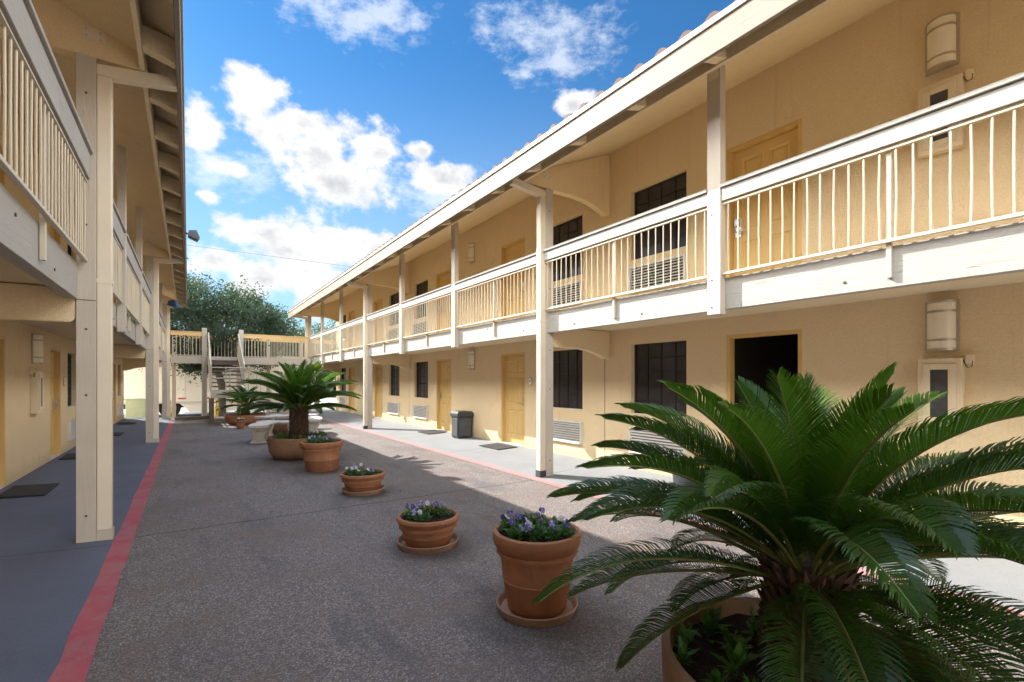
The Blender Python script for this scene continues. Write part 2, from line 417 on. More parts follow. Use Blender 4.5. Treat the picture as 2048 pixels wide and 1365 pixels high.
def make_window(root, sgn, w, h):
    pane = MB(); pane.quad((0, -w/2, 0), (0, w/2, 0), (0, w/2, h), (0, -w/2, h))
    o = pane.build('window', M['screen'], root, recalc=False)
    mu = MB(); n, k = 4, 5
    for i in range(1, n): y = -w/2+w*i/n; mu.box(sgn*-.012, sgn*-.003, y-.006, y+.006, .02, h-.02)
    for j in range(1, k): z = h*j/k; mu.box(sgn*-.013, sgn*-.004, -w/2+.02, w/2-.02, z-.006, z+.006)
    mu.build('glazing_bars', M['muntin'], o)
    fr = frame_mb(sgn, -w/2, w/2, 0, h, .025, -.03, .01, True).build('window_frame', M['screen'], o)
    sl = MB(); sl.box(sgn*-.105, sgn*-.002, -w/2+.003, w/2-.003, -.002, .018); sl.build('sill', M['winframe'], o)
    return o
def make_grille(root, sgn, w, h):
    fr = frame_mb(sgn, -w/2, w/2, 0, h, .03, -.055, -.0, True)
    o = fr.build('vent_grille', M['grille'], root, bevel=.003)
    bk = MB(); bk.quad((sgn*-.004, -w/2+.03, .03), (sgn*-.004, w/2-.03, .03), (sgn*-.004, w/2-.03, h-.03), (sgn*-.004, -w/2+.03, h-.03)); bk.build('grille_back', M['grilledark'], o, recalc=False)
    s = MB(); n = 8; pit = (h-.06)/n
    for i in range(n):
        z = .03 + pit*(i+.5)
        s.prism([(sgn*-.052, z-.006-pit*.22), (sgn*-.049, z-.010-pit*.22), (sgn*-.012, z+pit*.25-.004), (sgn*-.015, z+pit*.25)], 'y', -w/2+.031, w/2-.031)
    s.build('louvre', M['grille'], o)
    return o

# ------------------------------------------------------------------ the two wings
DECK = 2.53
def wing(x0, sgn, W, bay, posts, ybeg, yend, openings, grilles, openroom, label, tile_end, sd=0, ed=0, hx=0):
    # sd: how far the short posts, beam and railing stand back from the downspout line
    root = empty('motel_wing', (x0 + sgn*W, (ybeg+yend)/2, 0)); tag(root, label, 'building', 'facing motel wings')
    ox, oy = x0 + sgn*W, (ybeg+yend)/2
    X = lambda d: sgn*(d - W)          # local x from d (distance outward from post face)
    Yl = lambda y: y - oy
    sof = lambda d: 4.60 + .42*(d + .32)
    # --- walls with openings
    mb = MB(); zt = sof(W) + .02
    holes = [(o[1], o[2], o[3], o[4]) for o in openings]
    ys = sorted({ybeg, yend} | {h[0] for h in holes} | {h[1] for h in holes}); zs = sorted({-.05, zt} | {h[2] for h in holes} | {h[3] for h in holes})
    for a, b in zip(ys, ys[1:]):
        for c, d in zip(zs, zs[1:]):
            ym, zm = (a+b)/2, (c+d)/2
            if any(h[0] < ym < h[1] and h[2] < zm < h[3] for h in holes): continue
            mb.quad((X(W), Yl(a), c), (X(W), Yl(b), c), (X(W), Yl(b), d), (X(W), Yl(a), d))
    for h0, h1, z0, z1 in holes:
        p = [(h0, z0), (h1, z0), (h1, z1), (h0, z1)]
        for k in range(4):
            a, b = p[k], p[(k+1) % 4]
            mb.quad((X(W), Yl(a[0]), a[1]), (X(W), Yl(b[0]), b[1]), (X(W+.13), Yl(b[0]), b[1]), (X(W+.13), Yl(a[0]), a[1]))
    D = W + 6.0
    mb.quad((X(D), Yl(ybeg), -.05), (X(D), Yl(yend), -.05), (X(D), Yl(yend), zt), (X(D), Yl(ybeg), zt))
    rd = (W + 6.0)/2; rz = 4.60 + .42*(rd + .32)
    for ye in (ybeg, yend):
        mb.add([(X(W), Yl(ye), -.05), (X(D), Yl(ye), -.05), (X(D), Yl(ye), zt), (X(rd+W/2), Yl(ye), zt+.9), (X(W), Yl(ye), zt)], [(0,1,2,3,4)])
    mb.build('wall', M['stucco'], root, merge=True)
    # vertical control joints below the fins
    # --- deck, beam
    mb = MB(); mb.box(X(.195+sd), X(W-.002), Yl(ybeg), Yl(yend), 2.325, DECK); mb.build('balcony_deck', M['soffit'], root)
    full = [p for p in posts if p[1]]
    cuts = [ybeg] + [v for p in full for v in (p[0]-.078, p[0]+.078)] + [yend]
    rb = random.Random(int(x0*10)+5)
    for a, b in zip(cuts[::2], cuts[1::2]):
        if b - a < .3: continue
        mb = MB(); mb.box(X(.10+sd), X(.192+sd), Yl(a), Yl(b), 2.22, DECK+.012)
        mb.cur = 1; y = a + .5
        while y < b - .2:
            zz = rb.choice((2.30, 2.31, 2.44)); mb.tube([(X(.099+sd), Yl(y), zz), (X(.092+sd), Yl(y), zz)], .013, 8); y += rb.uniform(.6, 1.3)
        mb.build('edge_beam', [M['beam'], M['darkmetal']], root, bevel=.006)
    # --- soffit, header, fascia, rafter tails, roof
    ye0, ye1 = ybeg - .2, tile_end
    X = lambda d: sgn*(d + ed - W)
    mb = MB(); mb.prism([(X(-.318), sof(-.318)), (X(W+.002), sof(W+.002)), (X(W+.002), sof(W)+.03), (X(-.318), sof(-.318)+.03)], 'y', Yl(ye0+.05), Yl(ye1-.05))
    mb.build('soffit', M['soffit'], root)
    mb = MB(); D2 = D + .65
    # barrel tiled roof
    pit = .285; nb = int((ye1-ye0)/pit); seg = 8
    def tz(d): return (4.70 + .42*(d+.65)) if d <= rd else (4.70 + .42*(rd+.65) - .42*(d-rd))
    ds = [-.60] + [ -.60 + .42*i for i in range(1, int((rd+.6)/.42)+1)] + [rd, D2-.1]
    prof = []
    for i in range(nb):
        for k in range(seg):
            t = k/seg; y = ye0 + (i+t)*pit
            prof.append((y, .055*math.sin(math.pi*t/.62) if t < .62 else -.02*math.sin(math.pi*(t-.62)/.38)))
    prof.append((ye0+nb*pit, 0))
    rowsv = []
    for d in ds:
        for lift in ((0,) if d == ds[0] or d >= rd else (.022, 0)):
            rowsv.append([(X(d), Yl(y), tz(d) + hgt + (0 if lift else .018)) for y, hgt in prof])
    n = len(prof); base = [p for r in rowsv for p in r]; fs = []
    for r in range(len(rowsv)-1):
        for i in range(n-1): fs.append((r*n+i, r*n+i+1, (r+1)*n+i+1, (r+1)*n+i))
    mb.add(base, fs)
    # closed tile ends over the drip edge
    for i in range(n-1):
        a, b = rowsv[0][i], rowsv[0][i+1]
        mb.quad(a, b, (b[0], b[1], tz(-.60)-.03), (a[0], a[1], tz(-.60)-.03))
    roof = mb.build('roof', M['tile'], root, recalc=False)
    mb = MB(); mb.prism([(X(-.60), 4.635), (X(rd), 4.635+.42*(rd+.6)), (X(D2), 4.635+.42*(rd+.6)-.42*(D2-rd)), (X(D2), 4.66+.42*(rd+.6)-.42*(D2-rd)), (X(rd), 4.665+.42*(rd+.6)), (X(-.60), 4.665)], 'y', Yl(ye0), Yl(ye1))
    mb.build('roof_deck', M['soffit'], roof)
    mb = MB(); mb.box(X(-.65), X(-.61), Yl(ye0), Yl(ye1), 4.375, 4.625); mb.build('fascia', M['fascia'], roof, bevel=.005)
    mb = MB(); mb.box(X(-.668), X(-.603), Yl(ye0-.01), Yl(ye1+.012), 4.628, 4.69); mb.build('drip_edge', M['drip'], roof, bevel=.006)
    mb = MB(); mb.box(X(-.36), X(-.32), Yl(ye0+.05), Yl(ye1-.05), 4.455, 4.70); mb.build('header_board', M['soffit'], roof, bevel=.004)
    tail = None; y = ye0 + .55
    while y < ye1 - .1:
        if tail is None:
            mb = MB(); mb.prism([(X(-.607), 4.40), (X(-.363), 4.47), (X(-.363), 4.66), (X(-.607), 4.62)], 'y', -.055, .055)
            tail = mb.build('rafter_tail', M['soffit'], roof, (0, Yl(y), 0), bevel=.004)
        else:
            c = tail.copy(); COL.objects.link(c); c.parent = roof; c.location = (0, Yl(y), 0)
        y += .94
    # gable boards closing the open roof ends
    for ye, s_ in ((ye0, -1), (ye1, 1)):
        mb = MB(); mb.prism([(X(-.64), 4.40), (X(rd), 4.40+.42*(rd+.64)), (X(rd), 4.64+.42*(rd+.64)), (X(-.64), 4.63)], 'y', Yl(ye+.002*s_), Yl(ye+.035*s_))
        mb.build('barge_board', M['fascia'], roof, bevel=.004)
    X = lambda d: sgn*(d - W)
    # --- posts
    first = {}
    for y, isfull in posts:
        key = isfull
        if key not in first:
            mb = MB()
            if isfull: mb.box(X(.0595), X(.20), -.075, .075, -.02, 4.447)
            else: mb.box(X(sd), X(.095+sd), -.075, .075, 2.165, sof(sd) - .004)
            mb.cur = 1
            for zz in ((.25, 1.35, 1.95, 2.9, 4.1) if isfull else (2.24, 2.52, 3.2)):
                if isfull: mb.tube([(X(.13), -.073, zz), (X(.13), -.081, zz)], .011, 8)
                else: mb.tube([(X(.002+sd), .02, zz), (X(-.006+sd), .02, zz)], .010, 8)
            o = mb.build('post', [M['post'], M['darkmetal']], root, (0, Yl(y), 0), bevel=.006)
            if isfull:
                ds_ = MB(); ds_.box(X(-.05), X(.058), -.07, .03, .10, 4.30)
                dp = ds_.build('downspout', M['trim'], o, bevel=.008)
                e = MB(); e.prism([(X(.060), 4.302), (X(.060), 4.40), (X(-.46), 4.47), (X(-.46), 4.62), (X(-.56), 4.62), (X(-.56), 4.38), (X(-.052), 4.302)], 'y', -.068, .028)
                e.build('downspout_elbow', M['trim'], o, bevel=.006)
                s2 = MB(); s2.box(X(-.056), X(.059), -.0735, .036, 2.38, 2.42); s2.build('downspout_strap', M['trim'], o)
                sh = MB(); sh.box(X(-.058), X(.058), -.0745, .04, .0, .10); sh.build('downspout_shoe', M['bin'] if sgn > 0 else M['post'], o)
                jb = MB(); jb.box(X(.063), X(.203), -.0765, .0765, 2.21, 2.218); jb.build('post_joint', M['darkmetal'], o)
            else:
                bp = MB(); bp.box(X(-.006+sd), X(.0+sd), -.055, .055, sof(sd)-.14, sof(sd)-.02); bp.build('post_bracket', M['trim'], o)
            first[key] = o
        else:
            c = copy_tree(first[key], root); c.location = (0, Yl(y), 0)
    # --- fins on the full post lines
    fin = None
    for y, isfull in posts:
        if not isfull: continue
        if fin is None:
            t = .06
            arch = [(W-.12, 4.285)]
            for k in range(0, 11):
                a = k/10; arch.append((W-.12 - .62*math.sin(a*math.pi/2), 4.285 + .165*(1-math.cos(a*math.pi/2))**.8 if k else 4.285))
            arch = [(W-.003, 4.30)] + [(W-.10, 4.285)] + [(W-.10-.75*u, 4.285+.165*(1-(1-u)**2.2)) for u in [i/10 for i in range(1, 11)]] + [(-.31, 4.452)]
            poly = arch + [(-.31, sof(-.31)-.004), (W-.003, sof(W)-.004)]
            mb = MB(); mb.prism([(X(d), z) for d, z in poly], 'y', -t, t)
            fin = mb.build('roof_fin', M['fin'], root, (0, Yl(y), 0), bevel=.01)
            pl = MB(); pl.box(X(.0), X(.16), -t-.008, -t+.001, sof(.08)-.17, sof(.08)-.06)
            pl.cur = 1
            for dy, dz in ((.03, -.15), (.13, -.14), (.03, -.09), (.13, -.08)): pl.tube([(X(dy), -t-.007, sof(.08)+dz), (X(dy), -t-.018, sof(.08)+dz)], .009, 8)
            pl.build('steel_plate', [M['trim'], M['post']], fin, bevel=.002)
            low = [(W-.003, 1.86), (W-.10, 1.85)] + [(W-.10-.75*u, 1.85+.155*(1-(1-u)**2.2)) for u in [i/10 for i in range(1, 11)]] + [(.24, 2.006), (.215, 2.03), (.205, 2.06), (.205, 2.318), (W-.003, 2.318)]
            mb = MB(); mb.prism([(X(d), z) for d, z in low], 'y', -t, t)
            fin2 = mb.build('deck_fin', M['fin'], root, (0, Yl(y), 0), bevel=.012)
        else:
            c = copy_tree(fin, root); c.location = (0, Yl(y), 0)
            c = copy_tree(fin2, root); c.location = (0, Yl(y), 0)
        js = MB(); js.box(X(W-.002), X(W+.02), Yl(y)+.062, Yl(y)+.072, .05, 1.86); js.build('wall_joint', M['grilledark'], root)
    # --- railings, one per bay
    L_ = bay - .16; rail = None
    py = sorted(p[0] for p in posts)
    for a, b in zip(py, py[1:]):
        yc = (a+b)/2
        if rail is None:
            rr = random.Random(3); mb = MB(); nb_ = 2*round(L_/.208)
            for i in range(nb_):
                y = -L_/2 + L_*(i+.5)/nb_
                w1, w2 = rr.uniform(-.004, .004), rr.uniform(-.006, .006)
                mb.tube([(X(.045+sd), y+w1, 2.585), (X(.045+sd+rr.uniform(-.003, .003)), y+w2, 2.93), (X(.045+sd), y+w1*.5, 3.285)], .0075, 6)
            rail = mb.build('railing', M['rail'], root, (0, Yl(yc), 0), smooth=True)
            h = MB(); h.box(X(.012+sd), X(.055+sd), -L_/2, L_/2, 3.315, 3.445+hx); h.box(X(-.012+sd), X(.10+sd), -L_/2, L_/2, 3.449+hx, 3.485+hx)
            h.build('handrail', M['beam'], rail, bevel=.005)
            h = MB(); h.box(X(.030+sd), X(.060+sd), -L_/2, L_/2, 3.283, 3.297); h.build('top_bar', M['rail'], rail)
            h = MB(); h.box(X(.028+sd), X(.062+sd), -L_/2-.002, L_/2+.002, 2.562, 2.588); h.build('bottom_rail', M['rail'], rail, bevel=.003)
            h = MB(); h.box(X(.064+sd), X(.096+sd), -.018, .018, 2.29, 3.282); h.build('strap', M['rail'], rail, bevel=.003)
        else:
            c = copy_tree(rail, root); c.location = (0, Yl(yc), 0)
    # --- doors and windows
    protos = {}
    for o in openings:
        kind, y0_, y1_, z0_, z1_ = o[:5]
        if kind == 'door':
            key = ('d', round(y1_-y0_, 3), round(z1_-z0_, 3), o[5])
            if key not in protos: protos[key] = make_door(root, sgn, y1_-y0_, z1_-z0_, o[5]); d = protos[key]
            else: d = copy_tree(protos[key], root)
            d.location = (sgn*.085, Yl((y0_+y1_)/2), z0_)
        elif kind == 'window':
            key = ('w', round(y1_-y0_, 3), round(z1_-z0_, 3))
            if key not in protos: protos[key] = make_window(root, sgn, y1_-y0_, z1_-z0_); d = protos[key]
            else: d = copy_tree(protos[key], root)
            d.location = (sgn*.105, Yl((y0_+y1_)/2), z0_)
        elif kind == 'opendoor':
            f = frame_mb(sgn, y0_, y1_, z0_, z1_, .048, -.0, .11)
            f = f.build('door_frame', M['doorframe'], root, (sgn*.002, Yl(0), 0), bevel=.004)
    gp = {}
    for y0_, y1_, z0_, z1_ in grilles:
        key = (round(y1_-y0_, 3), round(z1_-z0_, 3))
        if key not in gp: gp[key] = make_grille(root, sgn, y1_-y0_, z1_-z0_); g = gp[key]
        else: g = copy_tree(gp[key], root)
        g.location = (0, Yl((y0_+y1_)/2), z0_)
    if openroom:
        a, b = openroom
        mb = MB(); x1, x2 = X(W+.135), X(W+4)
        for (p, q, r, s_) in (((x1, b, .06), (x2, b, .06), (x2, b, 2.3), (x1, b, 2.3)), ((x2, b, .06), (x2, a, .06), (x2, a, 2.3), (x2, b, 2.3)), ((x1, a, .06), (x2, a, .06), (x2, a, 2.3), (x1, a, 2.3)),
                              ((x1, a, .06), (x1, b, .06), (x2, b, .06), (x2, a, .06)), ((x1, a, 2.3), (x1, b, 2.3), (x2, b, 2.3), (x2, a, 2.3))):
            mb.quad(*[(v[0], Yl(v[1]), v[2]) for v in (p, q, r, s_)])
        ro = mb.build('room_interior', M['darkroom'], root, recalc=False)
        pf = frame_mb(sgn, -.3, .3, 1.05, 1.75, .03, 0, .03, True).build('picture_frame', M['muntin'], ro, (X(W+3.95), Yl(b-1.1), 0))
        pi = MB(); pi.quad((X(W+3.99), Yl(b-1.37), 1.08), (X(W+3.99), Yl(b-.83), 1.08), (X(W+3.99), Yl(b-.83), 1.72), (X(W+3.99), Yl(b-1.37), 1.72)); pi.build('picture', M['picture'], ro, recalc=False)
    return root

RX, RW = 4.5, 1.45
LX, LW = -.642, 1.378
rp = [(2.95*k, (k % 3) == 2) for k in range(-2, 9)]
rop, rgr = [], []
def room(lst, gl, zb, kind, y0, y1, hinge=1):
    if kind == 'door': lst.append(('door', y0, y1, zb, zb+2.02, hinge))
    elif kind == 'window': lst.append(('window', y0, y1, zb+.86, zb+2.0))
FL, FU = .068, DECK+.008
UP = {FL: 0, FU: 1}
for zb in (FL, FU):
    for y0, y1, h in ((8.33, 9.28, 1), (11.80, 12.75, -1), (17.38, 18.33, 1), (21.0, 21.95, -1)):
        rop.append(('door', y0, y1, zb, zb+2.02, h))
    for yc in (4.85, 7.05, 13.86, 16.2, 22.9):
        w = 1.04; rop.append(('window', yc-w/2, yc+w/2, zb+.87, zb+2.0))
        rgr.append((yc-.53, yc+.53, zb+(.25 if zb == FL else .36), zb+(.25 if zb == FL else .36)+.41))
rop.append(('door', 2.76, 3.71, FU, FU+2.02, -1))
rop.append(('opendoor', 2.76, 3.71, FL, FL+2.02))
rw = wing(RX, 1, RW, 2.95, rp, -9.0, 24.1, rop, rgr, (1.9, 4.2), 'two-storey cream stucco motel wing with sunlit white balcony beam and one dark open door', 24.45)

lp = [(5.86+2.83*k, (k % 3) == 0) for k in range(-4, 7)]
lop, lgr = [], []
for zb in (.07, FU):
    for y0, y1, h in ((8.12, 9.07, 1), (11.55, 12.40, -1), (16.0, 16.95, 1), (19.85, 20.8, -1)): lop.append(('door', y0, y1, zb, zb+2.0, h))
    for y0, y1 in ((13.02, 13.90), (6.9, 7.78), (14.75, 15.63), (21.35, 22.2)):
        lop.append(('window', y0, y1, zb+.86, zb+1.98)); yc = (y0+y1)/2 + .04
        lgr.append((yc-.50, yc+.50, zb+.20, zb+.61))
lw = wing(LX, -1, LW, 2.83, lp, -9.0, 23.15, lop, lgr, None, 'two-storey cream stucco motel wing in full shade with open rafter tails and white downspouts', 23.35, .09, .065, .10)

# ------------------------------------------------------------------ things fixed to the walls
def wall_lamp(x, y, z, sgn, label):
    """sgn: direction from the court into the wall"""
    r = empty('wall_lamp', (x, y, z)); tag(r, label, 'wall lamp', 'curved wall lamps')
    mb = MB(); mb.box(-sgn*.003, -sgn*.022, -.125, .125, -.24, .24); mb.build('back_plate', M['lampmetal'], r, bevel=.004)
    def shell(rad, z0, z1, n=10):
        pts = []
        for k in range(n+1):
            a = math.pi*k/n; pts.append((-sgn*(.022 + rad*.85*math.sin(a)), rad*math.cos(a)))
        m = MB()
        m.add([(p[0], p[1], z0) for p in pts] + [(p[0], p[1], z1) for p in pts], [(i, i+1, n+2+i, n+1+i) for i in range(n)] + [tuple(range(n+1)), tuple(range(2*n+1, n, -1))])
        return m
    shell(.105, -.225, .225).build('lamp_shade', M['lampglass'], r, smooth=True)
    for z0, z1, rad in ((.125, .145, .110), (-.145, -.125, .110), (.215, .236, .112), (-.236, -.215, .112)):
        shell(rad, z0, z1).build('band', M['lampmetal'], r, smooth=True)
    return r
xr = RX+RW; xl = LX-LW
wall_lamp(xr, 1.50, 4.67, 1, 'curved frosted wall lamp above the upper extinguisher cabinet on the right wing')
wall_lamp(xr, 1.50, 2.00, 1, 'curved frosted wall lamp right of the dark open doorway, above the lower cabinet')
wall_lamp(xr, 10.6, 2.00, 1, 'curved wall lamp high above the black litter bin')
wall_lamp(xr, 10.6, 4.69, 1, 'small curved wall lamp left of a yellow door behind the upper balcony railing')
wall_lamp(xl, 10.45, 1.98, -1, 'curved wall lamp on the shaded left wing above a narrow cream cabinet')
wall_lamp(xr, 19.6, 2.00, 1, 'far curved wall lamp hidden behind a post near the end of the right wing')

def cabinet(x, y, z, sgn, label, w=.32, h=.66):
    r = empty('extinguisher_cabinet', (x, y, z)); tag(r, label, 'cabinet', 'fire extinguisher cabinets')
    b = MB(); b.box(-sgn*.003, -sgn*.09, -w/2, w/2, 0, h); b.build('cabinet_body', M['cabpaint'], r, bevel=.004)
    d = frame_mb(sgn, -w/2+.04, w/2-.04, .05, h-.05, .055, -.104, -.092, True).build('cabinet_door', M['cabpaint'], r, bevel=.003)
    g = MB(); g.box(-sgn*.0935, -sgn*.097, -w/2+.094, w/2-.094, .104, h-.104); g.build('glass', M['cabglass'], d)
    pass
    c = MB(); c.box(-sgn*.003, -sgn*.05, -w/2-.07, -w/2-.01, h-.06, h+.03); cl = c.build('alarm_box', M['cabpaint'], r, bevel=.008)
    wv = MB(); wv.tube([(-sgn*.05, -w/2-.0, h-.02), (-sgn*.055, -w/2-.03, h-.09), (-sgn*.05, -w/2-.06, h-.08), (-sgn*.05, -w/2-.065, h-.03)], .004, 6); wv.build('wire', M['darkmetal'], r)
cabinet(xr, 1.50, 3.64, 1, 'cream extinguisher cabinet on the upper right wall, half behind the handrail')
cabinet(xr, 1.50, 1.03, 1, 'cream extinguisher cabinet low on the right wall behind the big sago palm')
cabinet(xl, 10.42, .97, -1, 'narrow cream extinguisher cabinet on the shaded left wall below a lamp')

def plaque(x, y, z, sgn, label):
    r = empty('room_plaque', (x, y, z)); tag(r, label, 'door sign', 'oval room number plaques')
    n = 20
    def oval(a0, ry, rz, nm, mt):
        m = MB(); m.add([(-sgn*a0, ry*math.cos(2*math.pi*k/n), rz*math.sin(2*math.pi*k/n)) for k in range(n)] + [(-sgn*.002, ry*math.cos(2*math.pi*k/n), rz*math.sin(2*math.pi*k/n)) for k in range(n)],
            [tuple(range(n))] + [(k, (k+1) % n, n+(k+1) % n, n+k) for k in range(n)]); return m.build(nm, mt, r)
    oval(.014, .062, .092, 'plaque_rim', M['lampmetal']); oval(.018, .050, .080, 'plaque_face', M['white'])
    m = MB(); m.box(-sgn*.0182, -sgn*.0195, -.022, -.006, -.016, .012); m.box(-sgn*.0182, -sgn*.0195, .002, .020, -.016, .012); m.build('room_number', M['darkmetal'], r)
plaque(xr, 8.13, 1.47, 1, 'oval room plaque right of the yellow door beside the black bin')
plaque(xr, 12.95, 1.47, 1, 'oval room plaque between a dark window and the second yellow door past the bin')
plaque(xr, 17.2, 1.50, 1, 'oval room plaque right of the pale door behind the second tall post')
plaque(xl, 12.66, 1.47, -1, 'oval room plaque between the door and window of the left wing')
plaque(xr, 8.15, 4.05, 1, 'oval room plaque upstairs beside a yellow door behind the railing')

def floodlight(loc, rz, label, mat, size=.16):
    r = empty('floodlight', loc, rz); tag(r, label, 'floodlight')
    m = MB(); m.prism([(0, -.35*size), (size, -.75*size), (size*1.25, -.35*size), (size*.9, .5*size), (.1*size, .35*size)], 'y', -.55*size, .55*size); m.build('housing', mat, r, bevel=.006)
    l = MB(); l.quad((size*.15, -.45*size, -.47*size), (size*.95, -.45*size, -.80*size), (size*.95, .45*size, -.80*size), (size*.15, .45*size, -.47*size)); l.build('lens', M['flens'], r, recalc=False)
    a = MB(); a.tube([(0, 0, 0), (-.04, 0, .01)], .02, 8); a.build('bracket', mat, r)
floodlight((LX+.60+.03, 12.3, 4.60), 0, 'dark wedge floodlight fixed to the eave edge of the left wing', M['flood'], .17)
floodlight((LX+.05+.04, 20.1, 4.12), R(-20), 'small blue floodlight on a far upper post of the left wing', M['floodblue'], .22)

# ------------------------------------------------------------------ door mats, bin
def mat_(x0, x1, y0, y1, z, label, slope=0):
    m = MB(); m.box(-(x1-x0)/2, (x1-x0)/2, -(y1-y0)/2, (y1-y0)/2, 0, .014)
    o = m.build('door_mat', M['asphaltmat'], None, ((x0+x1)/2, (y0+y1)/2, z), bevel=.003); o.rotation_euler = (0, slope, 0)
    tag(o, label, 'door mat', 'dark door mats on the walkways')
mat_(5.32, 5.82, 8.42, 9.2, .052, 'grey rubber mat before the yellow door beside the black bin', -R(2.2))
mat_(5.32, 5.84, 11.9, 12.65, .052, 'grey mat lying just past the black bin, in a thin post shadow', -R(2.2))
mat_(-1.92, -1.48, 8.2, 8.98, .066, 'dark mat in front of the nearest door of the left wing', R(2.7))
mat_(-1.92, -1.46, 11.6, 12.35, .066, 'dark mat half hidden behind the nearest left post', R(2.7))
mat_(-1.92, -1.46, 16.0, 16.8, .066, 'dark mat beyond the nearest left post, nearer of two there', R(2.7))
mat_(-1.92, -1.46, 19.95, 20.7, .066, 'dark mat at the far left door, farther of two past the post', R(2.7))

r = empty('litter_bin', (5.70, 10.72, .055)); tag(r, 'black square litter bin with panelled sides against the right wing wall', 'litter bin')
m = MB()
m.add([(-.20*a, -.19*a, 0) if False else (sx*.20*s, sy*.19*s, z) for z, s in ((0, .93), (.53, 1.0)) for sx, sy in ((-1,-1),(1,-1),(1,1),(-1,1))], [(3,2,1,0),(4,5,6,7)] + [(i, (i+1) % 4, 4+(i+1) % 4, 4+i) for i in range(4)])
m.build('bin_body', M['bin'], r, bevel=.012)
m = MB()
for ax in (0, 1):
    for zz in (0,):
        pass
m.box(-.165, .165, -.2005, -.187, .05, .49); m.box(-.2095, -.195, -.155, .155, .05, .49)
m.build('side_panel', M['binpanel'], r, bevel=.006)
m = MB(); m.add([(sx*.225*s, sy*.212*s, z) for z, s in ((.532, 1.0), (.61, 1.0), (.66, .90)) for sx, sy in ((-1,-1),(1,-1),(1,1),(-1,1))],
    [(3,2,1,0),(8,9,10,11)] + [(q*4+i, q*4+(i+1) % 4, q*4+4+(i+1) % 4, q*4+4+i) for q in (0, 1) for i in range(4)])
lid = m.build('lid', M['bin'], r, bevel=.014)
m = MB(); m.lathe([(.0, .664), (.10, .664), (.12, .672), (.135, .668), (.14, .655)], 28); m.build('lid_ring', M['flood'], lid, smooth=True)

# ------------------------------------------------------------------ plants
def frond_mb(Lr, e0, droop, az, n=100, lw=.0052, lmax=.165, rnd=None, twist=0., side=0., start=.10, keel=.8):
    """one pinnate leaf: rib (material 0) and leaflets (material 1), rooted at the origin"""
    rnd = rnd or random
    mb = MB(); K = 26; p = Vector((0, 0, 0)); pts = []; tang = []
    for i in range(K+1):
        s = i/K
        e = e0 - droop*(s**1.35)
        a = az + side*s*s
        t = Vector((math.cos(e)*math.cos(a), math.cos(e)*math.sin(a), math.sin(e)))
        pts.append(p.copy()); tang.append(t); p = p + t*(Lr/K)
    mb.cur = 0; mb.tube(pts, [.0085*(1-.8*i/K) for i in range(K+1)], 5)
    mb.cur = 1
    for sd in (-1, 1):
        for i in range(n):
            s = start + (1-start-.005)*(i+rnd.uniform(-.12, .12))/(n-1); s = min(max(s, 0), .999)
            f = s*K; k = min(int(f), K-1); u = f-k
            c = pts[k].lerp(pts[k+1], u); t = tang[k].lerp(tang[k+1], u).normalized()
            S = Vector((-math.sin(az), math.cos(az), 0)); S = (S - t*S.dot(t)).normalized(); Nn = S.cross(t) * -1
            tw = twist*s; S2 = S*math.cos(tw) + Nn*math.sin(tw); N2 = Nn*math.cos(tw) - S*math.sin(tw)
            q = min(1, max(0, (s-start)/(1-start)))
            ln = lmax*min(1, .30+2.9*q)*(1-max(0, (q-.45)/.55)**2.0*.72)*rnd.uniform(.93, 1.05)
            if rnd.random() < .02: ln *= rnd.uniform(.3, .7)
            ph = R(28 + 40*q**1.4 + rnd.uniform(-3, 3)); v = keel*(1 - .35*q) + rnd.uniform(-.06, .06)
            d = (S2*sd*math.cos(ph) + t*math.sin(ph) + N2*v).normalized()
            d2 = (d - N2*.45*keel + t*.10 - Vector((0, 0, .12))).normalized()
            w = (t - d*t.dot(d)).normalized()*lw
            a0 = c + d*.003; a1 = c + d*ln*.5; a2 = a1 + d2*ln*.32; a3 = a2 + (d2 - N2*.25*keel - Vector((0, 0, .12))).normalized()*ln*.22
            mb.add([a0-w*.7, a0+w*.7, a1+w, a1-w, a2+w*.8, a2-w*.8, a3], [(0,1,2,3), (3,2,4,5), (5,4,6)])
    return mb
def palm_trunk(r, h, rnd, root, r_top=None):
    mb = MB(); r_top = r_top or r*.85
    mb.lathe([(0, -.02), (r*.8, -.02), (r*.92, h*.3), (r*.85, h*.7), (r_top*.7, h), (0, h+.03)], 18)
    rowsn = int(h/.035)
    for i in range(rowsn):
        z = h*i/rowsn; rr = r*.88 + (r_top-r)*i/rowsn*.6; n = int(2*math.pi*rr/.045)
        for k in range(n):
            a = 2*math.pi*(k+.5*(i % 2))/n + rnd.uniform(-.08, .08); ln = rnd.uniform(.05, .085)
            c, s_ = math.cos(a), math.sin(a); T = Vector((-s_, c, 0)); O = Vector((c, s_, 0)); b = O*rr + Vector((0, 0, z))
            tip = b + O*ln*.62 + Vector((0, 0, ln*.75)); w = .019
            mb.add([b - T*w, b + T*w, b + O*.014 + Vector((0, 0, -.02)), tip + T*.006, tip - T*.006, b + Vector((0, 0, .03))], [(0,2,3,4), (2,1,3), (0,4,5), (1,5,3), (4,3,5)])
    return mb.build('trunk', M['scale'], root)
